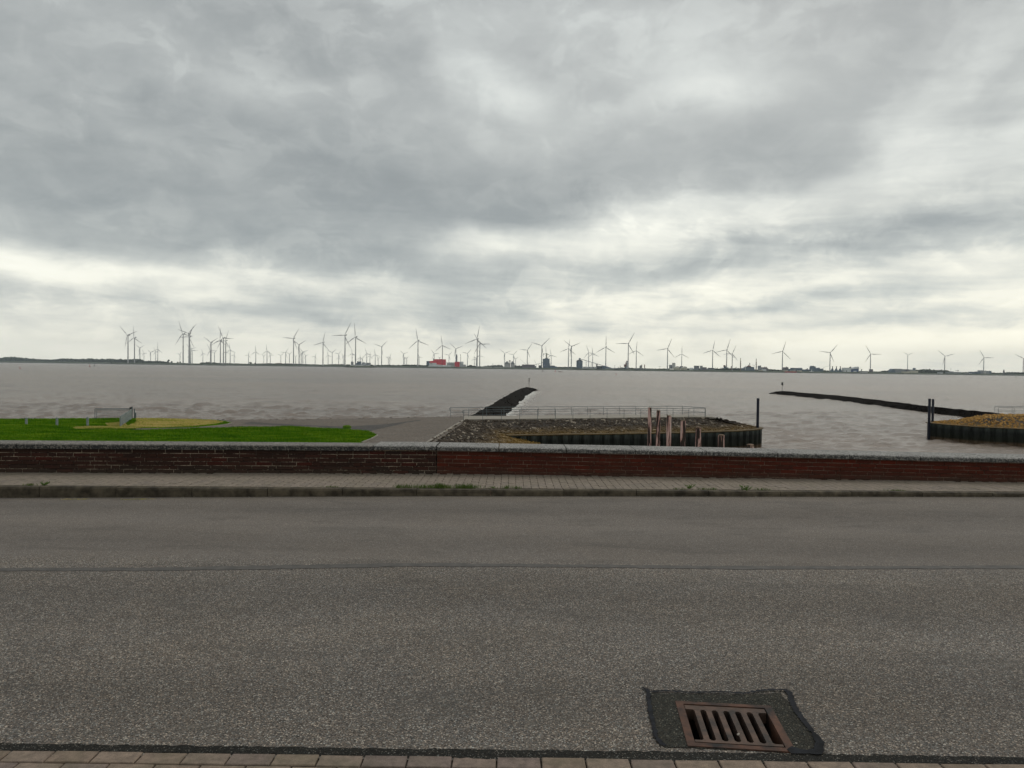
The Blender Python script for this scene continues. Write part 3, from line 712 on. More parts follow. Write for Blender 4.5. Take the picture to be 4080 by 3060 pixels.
x = B('process_hall', 1797, 'grey hall with a dark window band between the two red blocks', dy=110)
x.poly('wall', [(1779, 1462), (1779, 1448), (1783, 1443.8), (1811, 1443.8), (1811, 1462)], 'b_pale', 4); x.box('window', 1788, 1809, 1452.5, 1454, 'b_glass', 3.4, 1); x.box('window', 1793, 1803, 1446.3, 1447.2, 'b_glass', 3.4, 1)
x.box('low_annex', 1769.5, 1797, 1455.5, 1462, 'b_white', -4, 7.6)
x = B('red_block', 1821, 'smaller red cube-like factory block with white striped part on its right', dy=110)
x.box('red_wall', 1811.4, 1831.4, 1441.4, 1461.8, 'b_red', 4); x.box('white_wall', 1831.7, 1845.8, 1441, 1462, 'b_white', 4.5)
for q in (1838.3, 1841, 1843.6): x.box('stripe', q, q+.9, 1449, 1461, 'b_roof', 4.1, .8)
x.box('low_annex', 1846, 1856, 1452.5, 1462, 'b_pale', 4.5); x.box('panel', 1813, 1815.5, 1459.5, 1461, 'b_white', 3.6, .5)
x = B('chimney', 1819, 'thick pale grey chimney rising behind the smaller red block', 'chimney', dy=180); x.cyl('shaft', 1816, 1822, 1413.5, 1446, 'b_grey'); x.cyl('rim', 1815.8, 1822.2, 1412.8, 1413.5, 'b_roof', -.3)
x = B('flue_stack', 1835, 'thin dark flue stack with a black tip beside the white striped wall', 'chimney', dy=80); x.cyl('shaft', 1834.3, 1835.9, 1415, 1462, 'b_roof'); x.cyl('tip', 1834, 1836.2, 1412, 1415, 'black')
x = B('greenhouse', 1938, 'long low white greenhouse right of the red factory', dy=90); x.box('wall', 1915, 1960, 1461.2, 1463.5, 'b_white'); x.box('roof', 1914.6, 1960.4, 1460.6, 1461.3, 'b_pale', -1, 32)
x = B('low_hall', 1985, 'long low pale hall left of the twin silo building', dy=90); x.box('wall', 1966, 2009, 1461, 1464.4, 'b_pale'); x.box('roof', 1965.6, 2009.4, 1460.3, 1461.1, 'b_roof', -1, 32)
x = B('mast', 1963.6, 'thin pale mast on the shore left of the low pale hall', 'mast', dy=90); x.cyl('pole', 1963, 1964.2, 1448, 1463, 'b_grey')
# twin silo
x = B('silo_house', 2030, 'twin hip-roofed silo building with a brown lift tower in its middle', dy=120)
for (a, c) in ((2010.2, 2029.5), (2034.6, 2050.6)):
    x.box('wall', a, c, 1449.2, 1465.4, 'b_pale'); w = c-a
    x.poly('roof', [(a-.6, 1449.2), (a+w*.36, 1440.2), (a+w*.64, 1440.2), (c+.6, 1449.2)], 'b_grey', -.8, 31); x.box('ridge_vent', a+w*.36, a+w*.62, 1439.4, 1440.3, 'b_roof', 4, 20); x.box('gutter', a-.6, c+.6, 1449.2, 1450, 'b_roof', -1.5, .6)
x.box('lift_tower', 2029.7, 2033, 1437.5, 1465.4, 'b_mauve', 3, 20); x.box('tower_head', 2027.6, 2034, 1435.3, 1437.5, 'b_dkred', 2, 22); x.bar('bridge', (2020, 1441), (2043, 1441), .9, 'b_roof', 10)
x.box('door', 2038, 2049, 1461.5, 1463, 'b_glass', -.4, .6)
x = B('warehouse', 2105, 'long pale flat-roofed warehouse right of the twin silo building', dy=120); x.box('wall', 2080, 2131, 1453.2, 1466.5, 'b_mauve'); x.box('roof', 2079.6, 2131.4, 1452.5, 1453.3, 'b_roof', -1, 32); x.box('annex', 2131.2, 2137, 1458, 1466.5, 'b_grey', 3)
for q in (2097, 2109, 2116, 2126): x.box('door', q, q+.8, 1456, 1462, 'b_roof', -.4, .5)
def crane(base, top, jib, label, px, mat='b_grey', name='crane'):
    x = B(name, px, label, 'crane', dy=230); x.bar('mast', base, top, 1.0, mat); x.bar('jib', jib[0], jib[1], .7, mat, 1.5)
crane((2093.5, 1457), (2093.5, 1447.5), ((2071, 1429.5), (2093.6, 1449)), 'slanting crane jib above the roof of the long pale warehouse', 2093)
crane((2104.7, 1455), (2104.7, 1446), ((2104, 1446.5), (2110.5, 1446)), 'tiny crane on the warehouse roofline right of a turbine tower', 2105)
crane((2136, 1462), (2136, 1449), ((2129, 1435), (2136, 1450)), 'small leaning crane jib between warehouse and slate power station', 2136)
x = B('conveyor', 2147, 'short rising conveyor bridge from the warehouse to the slate power station', dy=100); x.bar('belt', (2130, 1454), (2163, 1444.4), 1.5, 'b_grey', 5); x.bar('support', (2146, 1449.8), (2146, 1464), .9, 'b_tan', 5)
x = B('power_station', 2177, 'tall slate-blue power station block with a stepped roofline', dy=150)
x.poly('wall', [(2163.2, 1467), (2163.2, 1430), (2172, 1427.8), (2174, 1426.8), (2182, 1427), (2184, 1428.8), (2190, 1428.8), (2190, 1448.5), (2191.8, 1448.5), (2191.8, 1467)], 'b_slate')
x.poly('door', [(2166, 1464), (2165, 1445), (2169.5, 1443.5), (2173, 1452), (2172, 1464)], 'b_blue', -.5, .6); x.poly('hopper', [(2168.5, 1460), (2169.2, 1446), (2171.5, 1460)], 'b_grey', -.9, .5)
x.box('roof', 2174, 2182, 1426.2, 1427, 'b_roof', 1, 20)
x = B('yellow_chimney', 2177.7, 'yellowish twin-tube chimney on top of the slate power station', 'chimney', dy=190); x.cyl('tube', 2175.6, 2177.6, 1408.5, 1462, 'b_yel'); x.cyl('tube', 2177.9, 2179.8, 1407.8, 1462, 'b_yel', .6)
x = B('outbuilding', 2205, 'low slate outbuilding stepping down right of the power station', dy=150); x.poly('wall', [(2192, 1467), (2192, 1457.4), (2211, 1457.4), (2212, 1460), (2220, 1461), (2220, 1467)], 'b_slate'); x.box('roof', 2195, 2209, 1456.7, 1457.4, 'b_roof', 2, 20)
x = B('coal_bunker', 2152, 'small dark bunker at the left foot of the power station', dy=90); x.poly('wall', [(2147, 1466), (2147.5, 1456), (2153, 1455), (2157, 1457), (2158, 1466)], 'b_green', 0, 25)
# domed silo with conveyor
x = B('domed_silo', 2310, 'big slate-grey cylindrical silo with a conical roof and head house', 'silo', dy=120)
x.cyl('wall', 2297.4, 2322.3, 1438.3, 1467.5, 'b_slate', 0, 0, None, 28)
x.poly('roof', [(2297, 1438.4), (2300, 1436.2), (2307, 1433), (2313.5, 1433), (2320, 1436.2), (2322.6, 1438.4)], 'b_roof', 2, 30); x.box('head_house', 2307.4, 2313.4, 1426.4, 1434, 'b_slate', 8, 12)
x = B('conveyor', 2360, 'long sloping conveyor bridge on trestles right of the domed silo', 'conveyor', dy=120); x.bar('belt', (2313.5, 1430), (2410, 1458.5), 2.2, 'b_grey', 14)
for (q, t) in ((2336.3, 1438.5), (2357, 1445), (2377.7, 1451)):
    x.bar('trestle_leg', (q, t), (q-2.6, 1466), .8, 'b_grey', 14); x.bar('trestle_leg', (q, t), (q+2.2, 1466), .8, 'b_grey', 14)
x = B('transfer_tower', 2379, 'small pale transfer tower under the conveyor, left of the green hall', dy=130); x.box('wall', 2376.5, 2381, 1452, 1466, 'b_pale'); x.box('roof', 2376, 2381.5, 1451.2, 1452.1, 'b_roof', -1, 32)
x = B('loading_shed', 2348, 'long low white loading shed under the conveyor trestles', dy=90); x.box('wall', 2322, 2374, 1462.3, 1468, 'b_white'); x.box('roof', 2321.6, 2374.4, 1461.5, 1462.4, 'b_pale', -1, 32)
for q in (2328, 2346, 2362): x.box('door', q, q+5, 1463.6, 1465.2, 'b_glass', -.4, .5)
x = B('green_hall', 2395, 'rounded dark green storage hall at the foot of the conveyor', dy=100); x.poly('wall', [(2378, 1470), (2378, 1461.5), (2381, 1458.2), (2408, 1457.6), (2410, 1470)], 'b_green'); x.box('door', 2388, 2393, 1464, 1469, 'b_roof', -.4, .5)
x = B('sloping_hall', 2425, 'dark slate hall with a long roof sloping down to the right', dy=150); x.poly('roof', [(2400, 1470), (2402, 1457.5), (2410, 1457.5), (2441, 1467), (2441, 1470)], 'b_slate'); x.box('low_wall', 2412, 2440, 1468, 1470.5, 'b_pale', -1, .8)
x = B('quay_shed', 2470, 'very low pale shed on the dyke left of the red and white plant', dy=90); x.box('wall', 2443, 2487, 1468, 1471, 'b_grey'); x.box('roof', 2442.6, 2487.4, 1467.4, 1468.1, 'b_white', -1, 32)
for q, t in ((2449.5, 1454.4), (2463, 1458)):
    x = B('mast', q, 'thin lattice mast right of the sloping slate hall, the %s of two' % ('taller' if q < 2450 else 'shorter'), 'mast', dy=200); x.cyl('pole', q-.5, q+.5, t, 1470, 'b_grey')
x = B('brick_stack', 2471, 'short brown stack between the two thin masts and the red and white plant', 'chimney', dy=200); x.cyl('shaft', 2470, 2472, 1457, 1470, 'b_dkred')
x = B('steel_plant', 2494, 'red and white steel plant with a narrow column against a turbine tower', dy=110)
x.box('red_block', 2489, 2495.5, 1451.7, 1462, 'b_dkred'); x.box('white_column', 2497, 2500.6, 1440, 1468, 'b_white', -2); x.box('red_column', 2494.6, 2497, 1444, 1462, 'b_dkred'); x.box('base', 2492, 2500, 1459, 1470, 'b_slate', -1); x.box('red_top', 2497, 2500.6, 1437.8, 1440, 'b_dkred', -2)
x = B('plant_stack', 2556, 'grey stack with a stepped shoulder, left of a single brown stack', 'chimney', dy=160); x.cyl('shaft', 2555.6, 2558.6, 1452.8, 1470, 'b_tan'); x.box('shoulder', 2551.5, 2555.4, 1456, 1470, 'b_grey')
x = B('plant_stack', 2568.5, 'single short brown stack right of the stepped grey one', 'chimney', dy=160); x.cyl('shaft', 2567, 2570.3, 1452.8, 1470, 'b_dkred')
x = B('low_hall', 2590, 'long very low pale hall below the two brown stacks', dy=90); x.box('wall', 2530, 2622, 1469.8, 1472.4, 'b_grey'); x.box('roof', 2529.6, 2622.4, 1469.2, 1469.9, 'b_pale', -1, 32)
crane((2629, 1470), (2629, 1459), ((2622, 1461), (2635, 1460.5)), 'tiny T-shaped crane far behind the low hall left of the pale silos', 2629)
x = B('pale_silo', 2673, 'shorter pale cylindrical silo left of the taller one', 'silo', dy=140); x.cyl('wall', 2667.3, 2679, 1454.6, 1470, 'b_grey'); x.cyl('roof', 2667.1, 2679.2, 1453.8, 1454.7, 'b_pale', -.3)
x = B('pale_silo', 2685.5, 'taller pale cylindrical silo beside the cream tanks', 'silo', dy=120); x.cyl('wall', 2679.2, 2692, 1446.6, 1470, 'b_pale'); x.cyl('roof', 2679, 2692.2, 1445.8, 1446.7, 'b_grey', -.3)
x = B('cream_tank', 2700, 'low cream storage tank with domed lid, left of a pair', 'tank', dy=80); x.cyl('wall', 2687, 2712.5, 1465.5, 1474, 'b_cream'); x.cyl('lid', 2687.2, 2712.3, 1465.5, 1465.6, 'b_cream', .1, 2)
x = B('cream_tank', 2727.5, 'low cream storage tank with domed lid, right of a pair', 'tank', dy=80); x.cyl('wall', 2714.8, 2740.4, 1465.3, 1474, 'b_cream'); x.cyl('lid', 2715, 2740.2, 1465.3, 1465.4, 'b_cream', .1, 2)
x = B('pipe_rack', 2715, 'dark reddish pipe rack seen behind the two cream tanks', dy=200); x.box('frame', 2694, 2737, 1461.5, 1470, 'b_slate')
for q, t in ((2696, 1460), (2701, 1459.3), (2707, 1460.3), (2713, 1458.5), (2721, 1459), (2728, 1460), (2733, 1460.4)): x.box('vessel', q-1.2, q+1.6, t, 1462, 'b_dkred', 4, 10)
x = B('pale_tank', 2757, 'small domed white tank left of the grey silo block', 'tank', dy=100); x.cyl('wall', 2748.5, 2765, 1467.5, 1475, 'b_white', 0, 2.5)
x = B('silo_block', 2776, 'broad grey silo block of joined cylinders', 'silo', dy=90)
for k in range(3): x.cyl('silo', 2765.5+k*7.2, 2772.5+k*7.2, 1458, 1475, 'b_grey')
x.box('roof', 2765.3, 2787.3, 1457.2, 1458, 'b_roof', -.5, 14)
x = B('silo_block', 2794.5, 'narrower grey silo block of two joined cylinders, next right of the broad one', 'silo', dy=90)
for k in range(2): x.cyl('silo', 2789.4+k*5.4, 2794.6+k*5.4, 1458, 1475, 'b_grey')
x.box('roof', 2789.2, 2800.4, 1457.4, 1458, 'b_roof', -.5, 10)
x = B('mauve_shed', 2808, 'lower mauve shed joined right of the grey silo blocks', dy=95); x.box('wall', 2800.6, 2815.6, 1463.8, 1475, 'b_mauve'); x.box('roof', 2800.6, 2816, 1463, 1463.9, 'b_roof', -1, 32)
x = B('low_hall', 2836, 'low dark-roofed hall at the foot of a turbine right of the silo blocks', dy=130); x.poly('roof', [(2824, 1469.5), (2826, 1465.5), (2846, 1466), (2849, 1469.5)], 'b_green', -1, 32); x.box('wall', 2816, 2848, 1469.6, 1474, 'b_grey')
for q, nm in ((2851.6, 'first'), (2858.6, 'second'), (2873, 'third'), (2878.5, 'fourth')):
    x = B('plant_stack', q, 'very small dark stack above trees left of the twin tall chimneys, %s from the left' % nm, 'chimney', dy=220); x.cyl('shaft', q-1.2, q+1.2, 1464.8, 1474, 'b_mauve')
x = B('red_gantry', 2890, 'small red and grey gantry at the left of a turbine foot', dy=210); x.box('head', 2887.5, 2891, 1455, 1460, 'b_dkred'); x.box('block', 2889, 2896, 1459, 1476, 'b_slate', 2); x.box('block', 2897, 2903, 1464, 1476, 'b_slate', 2)
x = B('plant_stack', 2913.5, 'short brown stack just left of a slim turbine tower', 'chimney', dy=210); x.cyl('shaft', 2912.2, 2914.8, 1459, 1474, 'b_dkred')
x = B('plant_stack', 2933.3, 'lone thin grey stack left of the twin tall chimneys', 'chimney', dy=210); x.cyl('shaft', 2932, 2934.6, 1461, 1472, 'b_grey')
for q, t, nm in ((2951, 1427, 'left'), (3013.3, 1428.8, 'right')):
    x = B('tall_chimney', q, 'tall slender brown chimney with a tapering pale top, %s of the twin pair' % nm, 'chimney', dy=130)
    x.cyl('shaft', q-2.2, q+2.2, t+12, 1477, 'b_tan', 0, 0, 3.6); x.cyl('flue', q-.9, q+1.5, t, t+12, 'b_tan' if nm == 'right' else 'b_yel', .6)
x = B('chemical_plant', 2985, 'blue-grey chemical plant between the twin tall chimneys', dy=120)
x.poly('wall', [(2957, 1477), (2960, 1468), (2970, 1464), (2972, 1461.7), (3003, 1461.7), (3005, 1468), (3008, 1477)], 'b_slate'); x.cyl('stack', 2987, 2989.9, 1445.6, 1462, 'b_mauve', 4); x.box('red_tier', 2979.5, 2993, 1457.8, 1461.8, 'b_dkred', 2, 20)
x.box('vessel', 2983, 2985, 1453.5, 1458, 'b_dkred', 4, 8); x.cyl('white_column', 2968.2, 2970.8, 1457, 1474, 'b_white', -3); x.box('pipe_bridge', 2955, 3000, 1469.5, 1470.5, 'b_pale', -1, .8); x.box('window', 2973, 3000, 1465.5, 1466.5, 'b_glass', -.4, .5)
x = B('flare_mast', 3005, 'thin flare mast with a small head left of the right tall chimney', 'mast', dy=180); x.cyl('pole', 3004.4, 3005.6, 1455, 1474, 'b_grey'); x.box('head', 3003.3, 3006.5, 1454, 1455.4, 'b_grey')
x = B('refinery', 3045, 'dark red and grey refinery cluster right of the twin chimneys', dy=140)
x.box('tower', 3025.6, 3029.4, 1457.5, 1476, 'b_grey'); x.box('tower', 3029.6, 3033, 1456.5, 1476, 'b_grey', 2); x.poly('frame', [(3033.2, 1478), (3033.2, 1465), (3041, 1463), (3056, 1464), (3061, 1469), (3062, 1478)], 'b_mauve'); x.box('vessel', 3047, 3049, 1461.5, 1464, 'b_dkred', 3, 8); x.box('vessel', 3053, 3055, 1461, 1464.4, 'b_dkred', 3, 8); x.box('pipe_bridge', 3022, 3040, 1469, 1470, 'b_white', -1, .8)
x = B('white_cube', 3047, 'small bright white cube building in front of the refinery', dy=70); x.box('wall', 3041, 3053.2, 1470.8, 1478.8, 'b_white'); x.box('roof', 3040.8, 3053.4, 1470, 1470.9, 'b_pale', -.6, 31)
x = B('low_shed', 3033, 'low cream shed left of the white cube', dy=70); x.box('wall', 3028, 3038, 1475, 1478.6, 'b_cream'); x.box('roof', 3027.7, 3038.3, 1474.4, 1475.1, 'b_pale', -.6, 31)
x = B('mauve_block', 3133, 'mauve block building with a small roof box right of a turbine', dy=150); x.box('wall', 3125, 3141.8, 1463.6, 1479, 'b_mauve'); x.box('roof_box', 3134.5, 3138.5, 1461.2, 1463.6, 'b_mauve', 4, 12)
for q in (3128, 3132, 3136): x.box('window', q, q+1.2, 1466, 1472, 'b_glass', -.4, .5)
x = B('works_hall', 3170, 'long blue-grey works hall with varied rooflines', dy=160); x.poly('wall', [(3142, 1480), (3142, 1471), (3156, 1469), (3157, 1465.3), (3181, 1466.5), (3183, 1468), (3189, 1465.5), (3197, 1466), (3197, 1480)], 'b_slate'); x.box('window', 3160, 3176, 1468.5, 1469.6, 'b_glass', -.4, .5); x.box('panel', 3162, 3171, 1471, 1476, 'b_grey', -.4, .5)
x = B('low_shed', 3132, 'low cream shed in front of the mauve block', dy=60); x.box('wall', 3125, 3139, 1475.4, 1480.4, 'b_cream'); x.box('roof', 3124.7, 3139.3, 1474.8, 1475.5, 'b_white', -.6, 31)
x = B('low_shed', 3162.5, 'low cream shed above the long red shed', dy=60); x.box('wall', 3155, 3170, 1477, 1480.6, 'b_cream'); x.box('roof', 3154.7, 3170.3, 1476.4, 1477.1, 'b_white', -.6, 31)
x = B('low_shed', 3190, 'low cream shed right of the long red shed', dy=60); x.box('wall', 3183, 3195, 1476.4, 1481, 'b_cream'); x.box('roof', 3182.7, 3195.3, 1475.8, 1476.5, 'b_white', -.6, 31)
x = B('red_shed', 3153, 'long low faded red shed on the shoreline dyke', dy=45); x.box('wall', 3131, 3175, 1480.8, 1483.4, 'b_red'); x.box('roof', 3130.7, 3175.3, 1480.2, 1480.9, 'b_dkred', -.6, 31)
x = B('slanted_tower', 3242, 'blue-grey plant tower with a slanting top', dy=150); x.poly('wall', [(3232, 1481), (3234, 1460), (3236, 1457.8), (3243, 1457.6), (3244, 1459.5), (3250.5, 1460.5), (3250.5, 1481)], 'b_slate'); x.box('window', 3237, 3241, 1463, 1464, 'b_glass', -.4, .5)
x = B('white_mast', 3234.3, 'thick short white mast on a low white plinth before the slanted tower', 'mast', dy=60); x.cyl('pole', 3232.8, 3235.6, 1472, 1480, 'b_white'); x.box('plinth', 3226.5, 3241, 1479.4, 1481.6, 'b_white', -2, 12)
x = B('grey_works', 3266, 'stepped grey-blue works right of the slanted tower', dy=150); x.poly('wall', [(3251, 1481), (3251, 1470), (3255, 1468.5), (3258, 1465.5), (3266, 1465), (3267, 1469), (3276, 1470), (3280, 1468.4), (3280, 1481)], 'b_slate'); x.box('window', 3258, 3265, 1470, 1471, 'b_glass', -.4, .5)
x = B('slab_hall', 3215, 'low grey-blue slab hall left of the slanted tower', dy=160); x.box('wall', 3198, 3231, 1472, 1481, 'b_slate'); x.box('roof_box', 3217.5, 3220, 1467.5, 1472, 'b_mauve', 4, 8)
crane((3280.5, 1474), (3280.5, 1464), ((3280.3, 1464.4), (3302, 1458.4)), 'thin crane with a jib rising to the right of the stepped works', 3281)
for q, nm in ((3319, 'left'), (3335, 'middle'), (3350.5, 'right')):
    x = B('kiln_chimney', q, 'bottle-shaped kiln with a red-brown chimney, %s of three' % nm, 'chimney', dy=130)
    x.cyl('kiln', q-8, q+8, 1472, 1482, 'b_slate', 0, 0, 9); x.cyl('shoulder', q-4.5, q+4.5, 1467.6, 1472, 'b_slate', 3, 0, 3.6); x.cyl('shaft', q-1.7, q+1.7, 1461, 1468, 'b_mauve', 5); x.cyl('rim', q-2, q+2, 1459.4, 1461, 'b_dkred', 4.8)
x = B('white_hall', 3377, 'white works hall left of the blue hall', dy=110); x.poly('wall', [(3364.5, 1483), (3363, 1467), (3391.6, 1466), (3391.6, 1483)], 'b_white'); x.box('roof', 3363, 3391.8, 1465.2, 1466.4, 'b_grey', -.6, 31); x.box('door', 3372.5, 3374.5, 1476, 1482, 'b_glass', -.4, .5)
x = B('roof_tank', 3389.5, 'dark round tank above the joint of white hall and blue hall', 'tank', dy=170); x.cyl('wall', 3386, 3393, 1461, 1475, 'b_mauve')
x = B('blue_hall', 3407, 'bright blue hall with a white roof rising to the right', dy=110); x.poly('wall', [(3392, 1483), (3392, 1471), (3420, 1468.5), (3420, 1483)], 'b_blue'); x.poly('roof', [(3391.8, 1471), (3393, 1467), (3403, 1466.5), (3406, 1463), (3415, 1460.8), (3422.5, 1461), (3423.5, 1468), (3420, 1483), (3420, 1468.5)], 'b_white', -.6, 31); x.box('loading_bay', 3399.5, 3412, 1477.5, 1481.5, 'b_white', -3, 3)
x = B('small_crane', 3433.5, 'small dark harbour crane right of the blue hall', 'crane', dy=110); x.box('cabin', 3431.8, 3435.6, 1471.5, 1476.5, 'b_grey', 0, 5); x.bar('jib', (3432.5, 1472), (3430, 1465), .9, 'b_grey', 2); x.bar('leg', (3433.7, 1476), (3433.7, 1482), 1.4, 'b_grey', 2)
x = B('low_hall', 3445, 'low white shed left of a turbine tower, right of the small crane', dy=60); x.box('wall', 3433.6, 3457, 1479, 1486, 'b_pale'); x.box('roof', 3433.2, 3457.4, 1478.3, 1479.1, 'b_roof', -.6, 31)
x = B('gate_block', 3475, 'small gate-shaped block with two legs right of a turbine foot', dy=130); x.box('leg', 3472, 3474.2, 1472, 1484, 'b_mauve'); x.box('leg', 3476, 3478.4, 1472, 1484, 'b_mauve'); x.box('lintel', 3472, 3478.4, 1471, 1472, 'b_mauve', -.4, 31)
x = B('barrel_warehouse', 3580, 'large barrel-roofed grey warehouse at the right of the shore', dy=140)
x.poly('wall', [(3548, 1487), (3550, 1479), (3554, 1471.5), (3558, 1469.3), (3592, 1469.3), (3604, 1474), (3612, 1479), (3616, 1487)], 'b_slate'); x.poly('gable', [(3571, 1487), (3563, 1472), (3560, 1470), (3590, 1470), (3603, 1474), (3612, 1487)], 'b_grey', -.6, .5)
x = B('flat_hall', 3607, 'slate flat hall behind the barrel-roofed warehouse and a turbine foot', dy=220); x.box('wall', 3595, 3622, 1472, 1484, 'b_mauve'); x.box('roof', 3594.7, 3622.3, 1471.3, 1472.1, 'b_roof', -.6, 31)
x = B('cream_hall', 3612, 'low cream hall in front of the barrel-roofed warehouse', dy=70); x.box('wall', 3602, 3627, 1480, 1487.4, 'b_cream'); x.box('roof', 3601.7, 3627.3, 1479.3, 1480.1, 'b_pale', -.6, 31)
x = B('white_mill', 3642, 'cream mill building with a small dark tower box on its roof', dy=110); x.box('wall', 3628, 3658.6, 1477.5, 1488, 'b_cream'); x.box('upper_wall', 3628, 3648, 1472.5, 1477.5, 'b_grey', 5, 20); x.box('tower', 3643.7, 3650.8, 1466.2, 1473, 'b_slate', 6, 14)
x = B('pale_works', 3804, 'long low pale works with dark trees behind, right of a turbine', dy=90); x.box('wall', 3779, 3830, 1482.5, 1489.5, 'b_grey'); x.box('roof', 3778.7, 3830.3, 1481.8, 1482.6, 'b_pale', -.6, 31); x.box('block', 3791, 3800, 1480, 1482, 'b_blue', 3, 12)
x = B('tower_crane', 3817, 'hammerhead tower crane standing above the long pale works', 'crane', dy=200); x.bar('mast', (3817, 1485), (3817.3, 1473.5), 1.6, 'b_mauve'); x.bar('jib', (3807, 1475.4), (3820.5, 1477), 1.1, 'b_mauve', 1)
x = B('thin_mast', 3788.5, 'very thin tall mast above the pale works', 'mast', dy=200); x.cyl('pole', 3788, 3789, 1467, 1484, 'b_grey')
x = B('small_house', 3751, 'small white house against dark trees left of a turbine foot', dy=60); x.box('wall', 3746, 3757, 1484, 1488.5, 'b_white'); x.poly('roof', [(3745, 1484), (3751, 1481.5), (3758, 1484)], 'b_roof', -.6, 31)
x = B('grey_blocks', 3925, 'cluster of pale grey block buildings round a turbine tower', dy=120)
x.box('block', 3907.7, 3918, 1475.5, 1491, 'b_grey'); x.box('block', 3918.2, 3932, 1476.5, 1491, 'b_pale', 3); x.box('block', 3932.2, 3943, 1479, 1491, 'b_grey', 1); x.box('block', 3943.2, 3953.6, 1478, 1491, 'b_slate', 6)
x = B('low_hall', 3890, 'low grey hall left of the cluster of grey blocks', dy=90); x.box('wall', 3872, 3907, 1482, 1490, 'b_slate'); x.box('roof', 3871.7, 3907.3, 1481.3, 1482.1, 'b_grey', -.6, 31)
x = B('white_roof_shed', 3863, 'thin bright white shed roof near the shoreline', dy=50); x.box('wall', 3855, 3871, 1488.6, 1490.4, 'b_grey'); x.box('roof', 3854.5, 3871.5, 1487.6, 1488.7, 'b_white', -.6, 31)
x = B('church', 4001, 'small church with a pointed tower above the trees at the right', 'church', dy=170); x.box('tower', 3999.3, 4003, 1476, 1489, 'b_mauve', 0, 7); x.cyl('spire', 3999.6, 4002.6, 1470, 1476, 'b_slate', .2, 0, .4, 8); x.box('nave', 4003, 4009, 1484.5, 1489, 'b_mauve', 0, 7)
x = B('white_roof_shed', 4026, 'long thin white shed roof right of the church tower', dy=60); x.box('wall', 4006, 4046, 1490.6, 1492.2, 'b_grey'); x.box('roof', 4005.5, 4046.5, 1489.9, 1490.7, 'b_white', -.6, 31)

